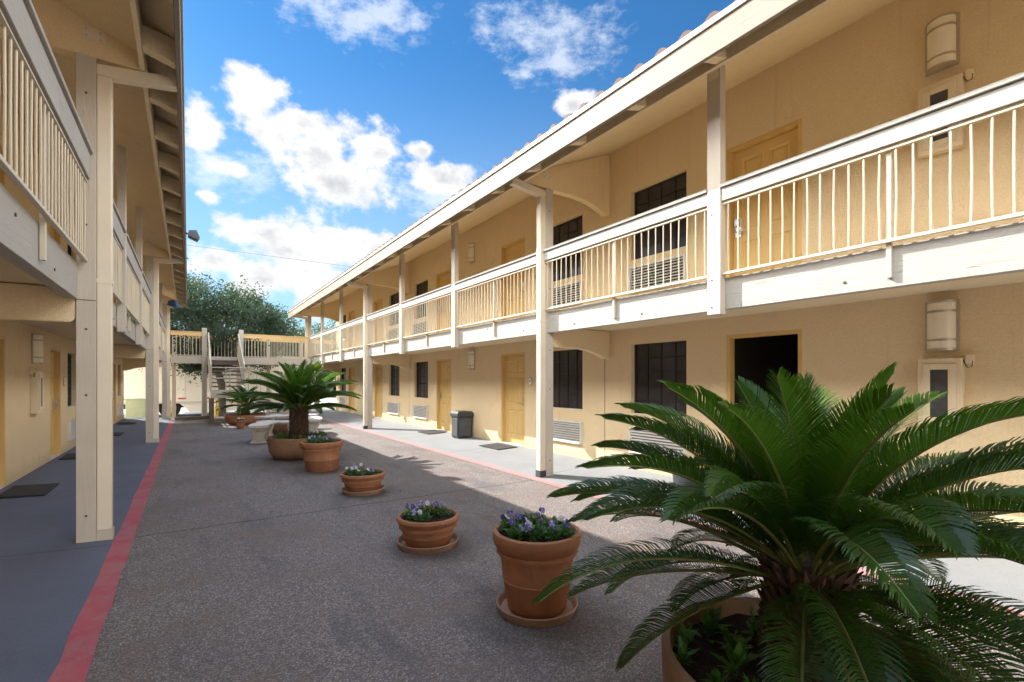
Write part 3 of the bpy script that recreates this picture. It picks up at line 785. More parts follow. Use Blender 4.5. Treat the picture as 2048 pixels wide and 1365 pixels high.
def sago(name, loc, specs, trunk_r, trunk_h, label, seed, n, lw, lmax, low=(1, 1)):
    rnd = random.Random(seed); root = empty(name, loc); tag(root, label, 'sago palm', 'sago palms in planters')
    palm_trunk(trunk_r, trunk_h, rnd, root)
    for (az, e0, dr, Lr, tw, sd, young) in specs:
        off = .05 if e0 > 1.0 else .09
        lowf = e0 < R(30); old = e0 < R(4) and rnd.random() < .22
        o = frond_mb(Lr, e0, dr, az, int(n*(low[0] if lowf else 1)), lw*(low[1] if lowf else 1), lmax*(.9 if lowf else 1)*rnd.uniform(.92, 1.06), rnd, tw, sd).build('frond', [M['rachis'], M['frond_old'] if old else M['frond_young'] if young else M['frond']], root, (off*math.cos(az), off*math.sin(az), trunk_h - .02 - (.06 if e0 < .35 else 0)), recalc=False)
        if rnd.random() < .1 and e0 < .3: o.data.materials[0] = M['rachis_dry']
    return root

# near palm
rnd = random.Random(21)
specs = []
def ring(nf, el, elv, dr, drv, Lr, Lv, off, young=False):
    for i in range(nf):
        a = off + 2*math.pi*i/nf + rnd.uniform(-.12, .12)
        specs.append((a, R(el + rnd.uniform(-elv, elv)), R(dr + rnd.uniform(-drv, drv)), Lr + rnd.uniform(-Lv, Lv), rnd.uniform(-.25, .25), rnd.uniform(-.25, .25), young))
ring(7, 81, 5, 28, 8, .77, .05, .5, True)
ring(10, 68, 6, 52, 9, .88, .06, .2, True)
ring(13, 53, 6, 60, 9, .94, .06, .0)
ring(15, 37, 6, 58, 9, .95, .07, .25)
ring(16, 20, 6, 50, 9, .94, .07, .1)
ring(14, 2, 6, 42, 9, .88, .07, .3)
ring(8, -18, 6, 34, 8, .76, .06, .0)
specs = [(q[0], q[1], q[2], q[3]*.96) + q[4:] for q in specs]
specs = [q for q in specs if not (q[1] < R(26) and R(150) < q[0] % (2*math.pi) < R(200))]
sago('sago_palm', (1.90, .86, .40), specs, .15, .42, 'large dark sago palm filling the right foreground, in a round planter', 5, 112, .0030, .172, (.84, .78))

specs = []; rnd = random.Random(8)
ring(9, 80, 5, 30, 8, .90, .06, .5, True); ring(13, 65, 6, 50, 8, 1.02, .06, .2, True); ring(15, 48, 6, 52, 8, 1.08, .06, 0); ring(15, 31, 6, 46, 8, 1.08, .06, .3); ring(12, 15, 5, 34, 8, 1.0, .06, .1)
sago('sago_palm', (1.78, 10.05, .36), specs, .17, .62, 'sago palm with a stout brown trunk in the middle of the court', 9, 60, .0062, .19)
specs = []; rnd = random.Random(12)
ring(5, 70, 6, 40, 8, .75, .05, .5); ring(8, 48, 6, 55, 8, .85, .06, .2); ring(9, 22, 6, 50, 8, .88, .06, 0); ring(6, 2, 6, 40, 8, .8, .05, .2)
sago('sago_palm', (1.62, 18.75, .25), specs, .12, .45, 'smallest and farthest sago palm, in the brown planter by the stairs', 14, 44, .009, .15)

# pots
def round_pot(name, loc, prof, mat, soil_r, soil_z, label, cat, group, wall=.03):
    root = empty(name, loc); tag(root, label, cat, group)
    mb = MB(); mb.lathe(prof, 56); mb.build('pot_body', mat, root, smooth=True, merge=True)
    n = 48; s = MB(); rs = random.Random(int(loc[1]*100)); rings = 7
    vs = [(0, 0, soil_z+.012)]
    for q in range(1, rings+1):
        for k in range(n): vs.append((soil_r*q/rings*math.cos(2*math.pi*k/n), soil_r*q/rings*math.sin(2*math.pi*k/n), soil_z + rs.uniform(-.008, .012)))
    fs = [(0, 1+k, 1+(k+1) % n) for k in range(n)] + [(1+(q-1)*n+k, 1+q*n+k, 1+q*n+(k+1) % n, 1+(q-1)*n+(k+1) % n) for q in range(1, rings) for k in range(n)]
    s.add(vs, fs); s.build('soil', M['soil'], root)
    return root
def flowerpot(loc, rim, base, h, label, mat, saucer=True, slabel=None, group='terracotta flowerpots along the court'):
    rh = .11 if h > .4 else .075
    prof = [(0, .001), (base-.01, .0), (base, .012), (base+(rim-.03-base)*.5, (h-rh)*.5-.004), (base+(rim-.03-base)*.5+.004, (h-rh)*.5), (base+(rim-.03-base)*.5, (h-rh)*.5+.006), (rim-.045, h-rh-.035), (rim-.022, h-rh-.028), (rim-.020, h-rh-.004), (rim-.03, h-rh), (rim-.004, h-rh+.03), (rim+.004, h-.03), (rim-.002, h-.008), (rim-.014, h), (rim-.03, h-.004), (rim-.036, h-.02), (rim-.05, h-.10), (0, h-.10)]
    z0 = 0
    if saucer:
        so = MB(); so.lathe([(0, 0), (base+.055, 0), (base+.075, .05), (base+.070, .056), (base+.060, .05), (base+.045, .014), (0, .014)], 56)
        s_ = so.build('pot_saucer', M['terra_pale'], None, loc, smooth=True, merge=True); tag(s_, slabel, 'saucer', 'saucers under the flowerpots'); z0 = .018
    root = round_pot('flowerpot', (loc[0], loc[1], loc[2]+z0), prof, mat, rim-.038, h-.035, label, 'flowerpot', group)
    return root, z0 + h - .035

def leaf_quad(mb, c, d, up, l, w):
    d = d.normalized(); s = d.cross(up).normalized()*w; m = c + d*l*.5 + up*l*.06
    mb.add([c - s*.35, c + s*.35, m + s, m - s, c + d*l], [(0,1,2,3), (3,2,4)])
def pansy(loc, rnd, nfl, label, group, spread=.075, mats=('petal', 'petal_dark', 'petal_white')):
    root = empty('pansy_plant', loc); tag(root, label, 'pansy', group)
    mb = MB()
    for i in range(80):
        a = rnd.uniform(0, 2*math.pi); rr = spread*math.sqrt(rnd.random())*.9; z = rnd.uniform(.0, .085)*(1-rr/spread*.4)
        el = rnd.uniform(.0, 1.1); d = Vector((math.cos(a)*math.cos(el), math.sin(a)*math.cos(el), math.sin(el)))
        leaf_quad(mb, Vector((rr*math.cos(a), rr*math.sin(a), z)), d, Vector((0, 0, 1)) + Vector((rnd.uniform(-.3, .3), rnd.uniform(-.3, .3), 0)), rnd.uniform(.028, .05), rnd.uniform(.007, .012))
    mb.build('foliage', M['pansyleaf'], root, recalc=False)
    for i in range(nfl):
        a = rnd.uniform(0, 2*math.pi); rr = spread*rnd.uniform(.2, 1); c = Vector((rr*math.cos(a), rr*math.sin(a), rnd.uniform(.07, .12)))
        fa = rnd.uniform(-2.6, -.6) if rnd.random() < .75 else rnd.uniform(0, 6.28); fe = rnd.uniform(.1, .9)
        nrm = Vector((math.cos(fa)*math.cos(fe), math.sin(fa)*math.cos(fe), math.sin(fe)))
        u = nrm.orthogonal().normalized(); u = Vector((0, 0, 1)); u = (u - nrm*u.dot(nrm)).normalized(); w = nrm.cross(u)
        fm = MB(); col = rnd.choice(mats)
        for k, ang in enumerate((90, 20, 160, 235, 305)):
            pr = .0115 if k else .0135; dirv = u*math.sin(R(ang)) + w*math.cos(R(ang)); cc = c + dirv*.0125 + nrm*(.0012*k)
            fm.cur = 1 if (k in (1, 2) and col != 'petal_white') else 0
            ring_ = [cc + (u*math.sin(t) + w*math.cos(t))*pr*(1+.10*math.sin(5*t+k)) + nrm*(.0035*math.sin(3*t+k) - .002) for t in [2*math.pi*q/14 for q in range(14)]]
            fm.add([cc - dirv*.006] + ring_, [(0, 1+q, 1+(q+1) % 14) for q in range(14)])
        fm.cur = 2; fm.tube([tuple(c + nrm*.002), tuple(c + nrm*.007)], .004, 6)
        fm.cur = 3; fm.tube([tuple(c - nrm*.004), tuple(c - nrm*.012 - Vector((0, 0, .02))), (c.x*.6, c.y*.6, .01)], .0015, 4)
        fm.build('flower', [M[col], M['petal_dark'], M['petal_yellow'], M['pansyleaf']], root, recalc=False)
    return root
def fill_pot(loc, ztop, rad, n, rnd, label, group, nfl=(2, 4), mats=('petal', 'petal_dark', 'petal_white'), arc=None):
    for i in range(n):
        if arc: a = arc[0] + (arc[1]-arc[0])*i/max(1, n-1); rr = rad*rnd.uniform(.55, .78)
        else: a = 2*math.pi*i/n + rnd.uniform(-.3, .3); rr = rad*(.0 if (n > 5 and i == 0) else rnd.uniform(.45, .75))
        pansy((loc[0] + rr*math.cos(a), loc[1] + rr*math.sin(a), loc[2] + ztop), rnd, rnd.randint(*nfl), label, group, mats=mats)
prn = random.Random(31)
P1 = (1.88, 2.50, 0); _, z = flowerpot(P1, .285, .19, .50, 'tall terracotta pot of pansies beside the big foreground palm', M['terra'], True, 'round clay saucer under the tall pot beside the foreground palm')
fill_pot(P1, z, .27, 12, prn, 'lavender pansy plant in the tall pot beside the foreground palm', 'pansies in the nearest tall pot', (1, 2))
P2 = (1.80, 4.03, 0); _, z = flowerpot(P2, .28, .20, .255, 'low terracotta bowl of lavender pansies, second nearest on its saucer', M['terra'], True, 'pale saucer under the second nearest low bowl of pansies')
fill_pot(P2, z, .22, 6, prn, 'lavender pansy plant in the second nearest low bowl', 'pansies in the second nearest bowl', (2, 3), arc=(-.2, 3.9))
P3 = (1.93, 6.42, 0); _, z = flowerpot(P3, .29, .20, .245, 'low terracotta bowl with sparse pale flowers, third from the front', M['terra'], True, 'pale saucer under the third low bowl from the front')
fill_pot(P3, z, .22, 6, prn, 'pale lavender pansy plant in the third bowl from the front', 'pansies in the third bowl', (1, 3), ('petal', 'petal_white'), arc=(1.6, 5.2))
P4 = (1.84, 8.40, 0); _, z = flowerpot(P4, .335, .245, .48, 'tall wide terracotta pot of pansies standing before the middle sago palm', M['terra'], False)
fill_pot(P4, z, .29, 8, prn, 'purple pansy plant in the tall wide pot before the middle palm', 'pansies in the tall wide pot', (1, 3))
P5 = (1.33, 16.95, 0); _, z = flowerpot(P5, .15, .10, .26, 'small terracotta pot in front of the farthest brown planter', M['terra'], False)
fill_pot(P5, z, .09, 3, prn, 'yellow and white pansy plant in the small far pot', 'pansies in the small far pot', (2, 3), ('petal_yellow', 'petal_white'))
P6 = (2.02, 15.6, 0); _, z = flowerpot(P6, .17, .12, .30, 'small terracotta pot of pale flowers among the stone benches', M['terra'], False)
fill_pot(P6, z, .10, 2, prn, 'pale pansy plant in the small pot among the benches', 'pansies among the benches', (2, 3), ('petal', 'petal_white'))

def bowl_planter(loc, r, h, label, mat):
    prof = [(0, .001), (r*.72, 0), (r*.84, .03), (r*.95, .12), (r, h*.55), (r*1.01, h-.05), (r*1.015, h-.02), (r*1.0, h), (r*.95, h), (r*.935, h-.02), (r*.93, h-.12), (0, h-.12)]
    return round_pot('planter', loc, prof, mat, r*.935, h-.07, label, 'planter', 'wide clay planters')
bowl_planter((1.88, .86, 0), .50, .46, 'wide clay planter at the bottom edge holding the foreground palm', M['planter'])
bowl_planter((1.78, 10.05, 0), .54, .41, 'wide brown clay planter under the palm in the middle of the court', M['planter'])
bowl_planter((1.62, 18.75, 0), .62, .33, 'wide orange-brown planter farthest away by the stairs', M['terra'])
bowl_planter((2.25, 14.6, 0), .42, .34, 'round reddish planter bowl between the stone benches', M['planter'])

def weed(loc, rnd, label, group, size=1.0, n=16):
    root = empty('weed_plant', loc); tag(root, label, 'weed', group); mb = MB()
    for i in range(n):
        a = rnd.uniform(0, 2*math.pi); el = rnd.uniform(.15, 1.35)
        d = Vector((math.cos(a)*math.cos(el), math.sin(a)*math.cos(el), math.sin(el))); q = rnd.uniform(0, .05)*size
        leaf_quad(mb, Vector((0, 0, q)) + d*.005, d, Vector((0, 0, 1)) + Vector((math.cos(a), math.sin(a), 0))*.2, rnd.uniform(.05, .10)*size, rnd.uniform(.009, .016)*size)
    for i in range(3):
        a = rnd.uniform(0, 6.28); tip = Vector((.03*math.cos(a), .03*math.sin(a), rnd.uniform(.07, .14)))*size
        mb.tube([(0, 0, 0), tuple(tip*.6), tuple(tip)], .002*size, 4)
        for k in range(6):
            b = rnd.uniform(0, 6.28); leaf_quad(mb, tip*rnd.uniform(.5, 1), Vector((math.cos(b), math.sin(b), .5)), Vector((0, 0, 1)), .032*size, .008*size)
    mb.build('foliage', M['weed'], root, recalc=False)
wr = random.Random(4)
for i in range(17):
    a = 1.2 + 3.7*i/16 + wr.uniform(-.08, .08); rr = .50*wr.uniform(.5, .86)
    weed((1.88+rr*math.cos(a), .86+rr*math.sin(a), .385), wr, 'small bright green weed in the soil of the foreground planter', 'weeds in the foreground planter', wr.uniform(.7, 1.15))
for i in range(26):
    a = 2*math.pi*i/26; rr = .54*wr.uniform(.6, .85)
    weed((1.78+rr*math.cos(a), 10.05+rr*math.sin(a), .335), wr, 'leafy green plant around the trunk of the middle palm', 'ground plants round the middle palm', wr.uniform(.8, 1.3), 14)

# flower bed plants half seen behind the foreground palm
r = round_pot('planter', (5.52, 3.92, .05), [(0, .001), (.2, 0), (.24, .05), (.27, .28), (.285, .33), (.26, .34), (.25, .26), (0, .26)], M['bin'], .25, .29, 'dark pot with a yellow rim on the right walkway, mostly hidden by palm fronds', 'planter', 'wide clay planters')
rim = MB(); rim.lathe([(.262, .342), (.288, .335), (.292, .345), (.286, .355), (.262, .352), (.262, .342)], 40); rim.build('pot_rim', M['yellow'], r, smooth=True)
fill_pot((5.52, 3.92, .05), .29, .2, 4, prn, 'pale pink pansy plant in the dark pot behind the fronds', 'pansies behind the big palm', (2, 4), ('petal_white', 'petal'))

# ------------------------------------------------------------------ stone benches
def bench(loc, rz, label, ln=1.25):
    root = empty('stone_bench', loc, rz); tag(root, label, 'bench', 'curved stone benches')
    Rr = 1.6; half = ln/2/Rr; n = 14; w = .19
    prof = [(-w, 0), (-w-.02, .02), (-w-.025, .045), (-w-.01, .065), (w+.01, .065), (w+.025, .045), (w+.02, .02), (w, 0)]
    mb = MB(); vs = []
    for i in range(n+1):
        a = -half + 2*half*i/n
        for o_, z in prof: vs.append(((Rr+o_)*math.sin(a), (Rr+o_)*math.cos(a) - Rr, .37+z))
    k = len(prof); fs = [tuple(range(k)), tuple(range(n*k, n*k+k))]
    for i in range(n):
        for j in range(k): fs.append((i*k+j, i*k+(j+1) % k, (i+1)*k+(j+1) % k, (i+1)*k+j))
    mb.add(vs, fs); mb.build('seat', M['bench'], root, smooth=True, bevel=.006)
    for s in (-1, 1):
        a = s*half*.68; lx, ly = Rr*math.sin(a), Rr*math.cos(a)-Rr
        sil = [(-.17, 0), (.17, 0), (.17, .035), (.145, .06), (.12, .09), (.105, .15), (.12, .21), (.155, .26), (.175, .31), (.175, .368), (-.175, .368), (-.175, .31), (-.155, .26), (-.12, .21), (-.105, .15), (-.12, .09), (-.145, .06), (-.17, .035)]
        lb = MB(); lb.prism([(y, z) for y, z in sil], 'x', -.055, .055)
        for sx in (-1, 1):   # carved scroll relief on each face
            for z in (.09, .30):
                lb.tube([(sx*.055, -.05, z), (sx*.066, 0, z+.015), (sx*.055, .05, z)], .016, 6)
            sp = [(sx*.058, .055*math.cos(t)*(1-t/9), .19 + .055*math.sin(t)*(1-t/9)) for t in [q*.5 for q in range(14)]]
            lb.tube(sp, .010, 5)
        lo = lb.build('leg', M['bench'], root, (lx, ly, 0), bevel=.005); lo.rotation_euler = (0, 0, -a)
bench((1.45, 13.15, 0), R(72), 'nearest curved stone bench, seen end-on left of the middle palm', 1.15)
bench((2.95, 14.35, 0), R(-100), 'pale stone bench right of the middle palm trunk, its legs in sunlight', 1.2)
bench((2.5, 16.0, 0), R(5), 'farthest stone bench, its seat crossing behind the palm trunk', 1.7)
bench((1.95, 13.75, 0), R(140), 'grey stone bench just behind the nearest bench', 1.0)

# ------------------------------------------------------------------ footbridge and stairs
BY, BY2 = 22.9, 24.25
root = empty('footbridge', (2.0, 23.5, 0)); tag(root, 'timber footbridge with balusters joining the two wings at the far end', 'footbridge')
lo_ = lambda x, y, z: (x-2.0, y-23.5, z)
def bbox(mb, x0, x1, y0, y1, z0, z1): mb.box(x0-2.0, x1-2.0, y0-23.5, y1-23.5, z0, z1)
BL, BR = -.58, 4.55
mb = MB(); bbox(mb, BL, BR, BY+.09, BY2-.09, 2.38, 2.46); mb.build('bridge_deck', M['soffit'], root)
for nm, ya, yb in (('edge_beam', BY, BY+.085), ('edge_beam', BY2-.085, BY2)):
    for xa, xb in ((BL, .445), (.62, 1.735), (1.915, 3.1), (3.105, BR)):
        mb = MB(); bbox(mb, xa, xb, ya, yb, 2.17, 2.465); mb.build('edge_beam', M['post'], root, bevel=.006)
mb = MB()
for xx in (.532, 1.825):
    mb = MB(); bbox(mb, xx-.085, xx+.085, BY-.03, BY+.14, -.08, 3.60); mb.build('bridge_post', M['post'], root, bevel=.008)
for xx in (-.50, .532, 1.825, 3.0, 4.40):
    mb = MB(); bbox(mb, xx-.07, xx+.07, BY2-.09, BY2+.05, -.15, 3.44); mb.build('bridge_post', M['post'], root, bevel=.008)
def brail(xa, xb, y, top, mat_top):
    mb = MB(); n = int((xb-xa)/.115)
    for i in range(n):
        x = xa + (xb-xa)*(i+.5)/n; mb.tube([lo_(x, y, 2.50), lo_(x, y, top-.14)], .011, 6)
    o = mb.build('railing', M['rail'], root, smooth=True)
    h = MB(); bbox(h, xa, xb, y-.025, y+.02, top-.165, top-.03); bbox(h, xa, xb, y-.06, y+.05, top-.028, top); h.build('handrail', mat_top, o, bevel=.004)
    h = MB(); bbox(h, xa, xb, y-.018, y+.018, 2.482, 2.508); h.build('bottom_rail', M['rail'], o)
brail(BL+.0, .445, BY+.04, 3.44, M['rail_yellow']); brail(1.915, BR-.06, BY+.04, 3.44, M['rail_yellow'])
for a, b in ((BL, .46), (.604, 1.753), (1.897, 2.93), (3.07, 4.33), (4.47, 6.2)): brail(a, b, BY2-.04, 3.42, M['rail_yellow'])

root = empty('staircase', (1.2, 20.5, 0)); tag(root, 'open-riser timber staircase dropping from the footbridge to a low landing', 'staircase')
sb = lambda mb, x0, x1, y0, y1, z0, z1: mb.box(x0-1.2, x1-1.2, y0-20.5, y1-20.5, z0, z1)
sp_ = lambda x, y, z: (x-1.2, y-20.5, z)
SX0, SX1, LY0, LY1, LZ = .64, 1.74, 19.05, 20.25, 1.15
for i in range(8):
    f = (i+.5)/8.; y = LY1 + (BY-.03-LY1)*f; z = LZ + (2.46-LZ)*(i+1)/9.
    mb = MB(); sb(mb, SX0+.052, SX1-.052, y-.15, y+.15, z-.05, z); mb.build('tread', M['tread'], root, bevel=.004)
for xx in (SX0, SX1-.05):
    mb = MB(); mb.prism([(LY1-20.5, LZ-.25), (LY1-20.5, LZ+.06), (BY-.04-20.5, 2.50), (BY-.04-20.5, 2.17)], 'x', xx-1.2, xx+.05-1.2); mb.build('stringer', M['post'], root, bevel=.005)
    pk = MB()
    for i in range(16):
        f = (i+.5)/16; y = LY1 + (BY-.06-LY1)*f; zb = LZ + .05 + (2.47-LZ)*f; pk.tube([sp_(xx+.025, y, zb), sp_(xx+.025, y, zb+.80)], .010, 6)
    o = pk.build('railing', M['rail'], root, smooth=True)
    h = MB(); h.prism([(LY1-20.5, LZ+.82), (LY1-20.5, LZ+.93), (BY-.04-20.5, 3.43), (BY-.04-20.5, 3.30)], 'x', xx+.0-1.2, xx+.05-1.2); h.build('handrail', M['rail'], o, bevel=.004)
mb = MB(); sb(mb, SX0, SX1, LY0+.05, LY1-.005, LZ-.06, LZ); ld = mb.build('landing', M['tread'], root)
mb = MB(); sb(mb, SX0-.03, SX1+.03, LY0, LY0+.048, LZ-.26, LZ+.02); sb(mb, SX0-.03, SX0+.02, LY0+.05, LY1-.01, LZ-.26, LZ-.065); mb.build('landing_beam', M['post'], ld, bevel=.005)
for xx, yy in ((SX0+.02, LY0+.11), (SX1-.06, LY0+.11), (SX0+.02, LY1-.1)):
    mb = MB(); sb(mb, xx-.055, xx+.055, yy-.055, yy+.055, -.02, LZ-.265); mb.build('landing_post', M['tread'], root, bevel=.005)
pk = MB()
for x in (SX0, SX0+.42, SX0+.54, SX1): pk.tube([sp_(x, LY0+.02, LZ-.1), sp_(x, LY0+.02, LZ+.78)], .014, 8)
for z in (LZ+.78, LZ+.42): pk.tube([sp_(SX0-.02, LY0+.02, z), sp_(SX1+.05, LY0+.02, z)], .016, 8)
pk.build('landing_rail', M['rail'], root, smooth=True)
for i in range(6):      # lower flight toward the right wing
    x = SX1 + .14 + .28*i; z = LZ - (i+1)*LZ/7.
    mb = MB(); sb(mb, x-.15, x+.15, LY0+.06, LY1-.06, z-.05, z); mb.build('tread', M['tread'], root, bevel=.004)
for yy in (LY0, LY1-.05):
    mb = MB(); mb.prism([(SX1+.01-1.2, LZ-.26), (SX1+.01-1.2, LZ+.03), (SX1+1.95-1.2, .02), (SX1+1.60-1.2, -.01)], 'y', yy-20.5, yy+.05-20.5); mb.build('stringer', M['post'], root, bevel=.005)
    h = MB(); h.tube([sp_(SX1+.05, yy+.025, LZ+.80), sp_(SX1+1.85, yy+.025, .84), sp_(SX1+1.85, yy+.025, 0)], .022, 8)
    for q in range(1, 6): h.tube([sp_(SX1+.05+.33*q, yy+.025, LZ*(1-.17*q)-.1), sp_(SX1+.05+.33*q, yy+.025, LZ+.80-(LZ-.04)*.33*q/1.8)], .010, 6)
    h.build('stair_rail', M['rail'], root, smooth=True)

# ------------------------------------------------------------------ lot: bollards, wheel stop, utility box, trailer
def bollard(x, y, z, h, label):
    root = empty('bollard', (x, y, z)); tag(root, label, 'bollard', 'yellow bollards by the lot')
    m = MB(); m.lathe([(0, 0), (.075, 0), (.075, h-.05), (.06, h-.015), (.03, h), (0, h+.003)], 20); m.build('bollard_post', M['yellow'], root, smooth=True, merge=True)
    m = MB(); m.lathe([(.076, h*.62), (.079, h*.62+.005), (.079, h*.78), (.076, h*.78+.005)], 20); m.build('band', M['white'], root, smooth=True)
bollard(-.68, 24.9, -.12, .80, 'yellow bollard beside the last left post of the wing')
bollard(1.02, 24.9, -.12, .80, 'yellow bollard seen beside the oak trunk under the stairs')
bollard(2.0, 24.9, -.12, .82, 'yellow bollard behind the smallest palm')
m = MB(); m.prism([(-.09, 0), (.09, 0), (.06, .11), (-.06, .11)], 'x', -.55, .55)
o = m.build('wheel_stop', M['tread'], None, (.12, 22.0, .002), bevel=.01); o.rotation_euler = (0, 0, R(8)); tag(o, 'brown wheel stop lying on the pale ground under the footbridge', 'wheel stop')
root = empty('utility_box', (-1.72, 24.35, -.10)); tag(root, 'pale green utility box standing on the lot past the left walkway', 'utility box')
m = MB(); m.box(-.36, .34, 0, .6, .05, .82); m.build('box_body', M['utility'], root, bevel=.012)
m = MB(); m.box(-.39, .37, -.02, .62, .825, .86); m.build('box_lid', M['utility'], root, bevel=.01)
m = MB(); m.box(-.42, .40, -.05, .65, -.02, .05); m.build('box_base', M['bench'], root)

TY, TZ = 27.0, -.21
root = empty('box_trailer', (-1.0, TY+1.2, TZ)); tag(root, 'long white box trailer parked across the lot behind the footbridge', 'trailer')
tb = lambda mb, x0, x1, y0, y1, z0, z1: mb.box(x0+1.0, x1+1.0, y0-TY-1.2, y1-TY-1.2, z0-TZ, z1-TZ)
m = MB(); tb(m, -8.5, 5.6, TY, TY+2.4, .44, 2.72); m.build('cargo_box', M['trailer'], root, bevel=.02)
m = MB()
x = -8.2
while x < 5.4: tb(m, x-.012, x+.012, TY-.012, TY-.001, .56, 2.64); x += 1.15
m.build('side_rib', M['trailer'], root)
m = MB(); tb(m, -8.5, 5.6, TY-.022, TY-.001, .44, .53); tb(m, -8.5, 5.6, TY-.022, TY-.001, 2.64, 2.735); m.build('side_rail', M['grille'], root)
x = -6.0; tp = None
while x < 5.3:
    mm = MB(); mm.box(0, .30, TY-.026-TY-1.2, TY-.0225-TY-1.2, .60-TZ, .66-TZ)
    mm.build('red_reflector', M['redtape'], root, (x+1.0, 0, .03)); x += 1.12
m = MB(); m.prism([(-.35+1, .438-TZ), (.05+1, .02-TZ), (4.9+1, .02-TZ), (5.2+1, .438-TZ)], 'y', TY+.02-TY-1.2, TY+.05-TY-1.2); m.build('side_skirt', M['trailer'], root, bevel=.004)
m = MB(); tb(m, -4.5, 5.3, TY+.25, TY+2.2, .22, .438); m.build('chassis', M['rubber'], root)
def wheel(x, y):
    w = MB(); prof = [(.25, -.12), (.40, -.12), (.43, -.09), (.43, .09), (.40, .12), (.25, .12), (.25, -.12)]
    n = 32; vs = []
    for rr, yy in prof:
        for k in range(n): vs.append((rr*math.cos(2*math.pi*k/n), yy, rr*math.sin(2*math.pi*k/n)))
    w.add(vs, [(i*n+k, i*n+(k+1) % n, (i+1)*n+(k+1) % n, (i+1)*n+k) for i in range(len(prof)-1) for k in range(n)])
    o = w.build('wheel', M['rubber'], root, (x+1.0, y-TY-1.2, .43), smooth=True)
    h = MB(); h.tube([(0, -.07, 0), (0, .07, 0)], .25, 24); h.tube([(0, -.13, 0), (0, -.07, 0)], .09, 14); h.build('rim', M['grille'], o)
for x in (-1.72, -.72): wheel(x, TY+.3)
for x in (-1.72, -.72): wheel(x, TY+2.1)

# ------------------------------------------------------------------ trees
def tree(loc, cz, rx, ry, rz, th, tr, n, seed, label, ls=.10, mat='oakleaf', group='oak trees beyond the lot', ncl=70, low=None, dx=0):
    rnd = random.Random(seed); root = empty('oak_tree', loc); tag(root, label, 'tree', group)
    tb_ = MB()
    top = Vector((rnd.uniform(-.2, .2), rnd.uniform(-.2, .2), th))
    tb_.tube([(0, 0, -.1), (.02, 0, .25), (rnd.uniform(-.1, .1), 0, th*.6), tuple(top)], [tr*1.35, tr, tr*.85, tr*.75], 12)
    cl = []
    for i in range(ncl):
        while True:
            p = Vector((rnd.uniform(-1, 1), rnd.uniform(-1, 1), rnd.uniform(-1, 1)))
            if .30 < p.length < 1.0: break
        p = p.normalized()*(p.length**.6)
        cl.append((Vector((p.x*rx + dx, p.y*ry, cz + p.z*rz*(1 - .12*p.x))), rnd.uniform(.35, 1.3)))
    for q in (low or []): cl.append((Vector(q[:3]), q[3]))
    for i, (c, s) in enumerate(cl):
        if i % 3 == 0 or i >= ncl:
            mid = top.lerp(c, .5) + Vector((rnd.uniform(-.2, .2), rnd.uniform(-.2, .2), rnd.uniform(-.1, .3)))
            tb_.tube([tuple(top - Vector((0, 0, .15))), tuple(mid), tuple(c)], [tr*.42, tr*.24, tr*.06], 6)
    tb_.build('trunk', M['bark'], root, smooth=True)
    mb = MB(); tot = sum(s for _, s in cl); sc_ = (rx*ry*rz)**(1/3)*.30
    for c, s in cl:
        k = int(n*s/tot)
        for j in range(k):
            d = Vector((rnd.gauss(0, 1), rnd.gauss(0, 1), rnd.gauss(0, .75))); d = d*sc_*s*.52
            if d.length > sc_*s*1.5: d *= .5
            p = c + d; a = Vector((rnd.gauss(0, 1), rnd.gauss(0, 1), rnd.gauss(0, 1))).normalized(); b = a.orthogonal().normalized()
            q = rnd.uniform(0, 6.28); b = (b*math.cos(q) + a.cross(b)*math.sin(q)); e = a.cross(b); l = ls*rnd.uniform(.6, 1.3)
            mb.add([p - b*l*.5, p + e*l*.24, p + b*l*.5 + a*l*.1, p - e*l*.24], [(0,1,2,3)])
    mb.build('crown', M[mat], root, recalc=False)
    return root
tree((1.25, 26.0, -.19), 4.15, 3.5, 2.6, 1.95, 2.3, .19, 46000, 1, 'big dark oak standing before the white trailer, its trunk seen through the stairs', .13, ncl=120, dx=-.55,
     low=[(-.9, -1.6, 2.45, .5), (-1.4, -1.8, 2.6, .45), (-1.1, -1.7, 2.2, .32), (-2.6, -1.0, 2.6, .5), (1.6, -1.2, 2.5, .5)])
tree((-3.6, 32.0, -.22), 5.2, 3.4, 3.0, 2.9, 2.5, .25, 9000, 2, 'oak rising behind the trailer past the left wing', .2, 'oakleaf')
tree((6.8, 32.5, -.22), 3.5, 2.2, 2.2, 1.85, 1.6, .16, 9000, 3, 'smaller grey-green oak seen through the far balcony arch', .16, 'oakleaf_far')
tree((10.3, 36.0, -.22), 3.8, 3.0, 2.5, 2.3, 1.8, .2, 8000, 4, 'distant oak behind the end of the right wing', .2, 'oakleaf_far')
tree((1.6, 34.0, -.22), 4.3, 4.6, 2.2, 2.5, 2.2, .25, 16000, 5, 'broad oak farthest behind the trailer roof', .22, 'oakleaf')
tree((-9.0, 37.0, -.22), 4.4, 3.5, 2.5, 2.6, 2.2, .25, 6000, 6, 'distant oak hidden behind the left wing', .24, 'oakleaf_far')
# low hedge mass closing the horizon
hb = MB(); hr = random.Random(9)
for i in range(14000):
    p = Vector((hr.uniform(-45, 55), 52 + hr.uniform(-2, 3), abs(hr.gauss(0, 1.3))-.2)); a = Vector((hr.gauss(0, 1), hr.gauss(0, 1), hr.gauss(0, 1))).normalized(); b = a.orthogonal().normalized(); e = a.cross(b); l = hr.uniform(.3, .8)
    hb.add([p-b*l, p+e*l*.6, p+b*l, p-e*l*.6], [(0,1,2,3)])
o = hb.build('hedge', M['oakleaf_far'], recalc=False); tag(o, 'dark far hedge mass along the edge of the lot', 'hedge', None, 'stuff')

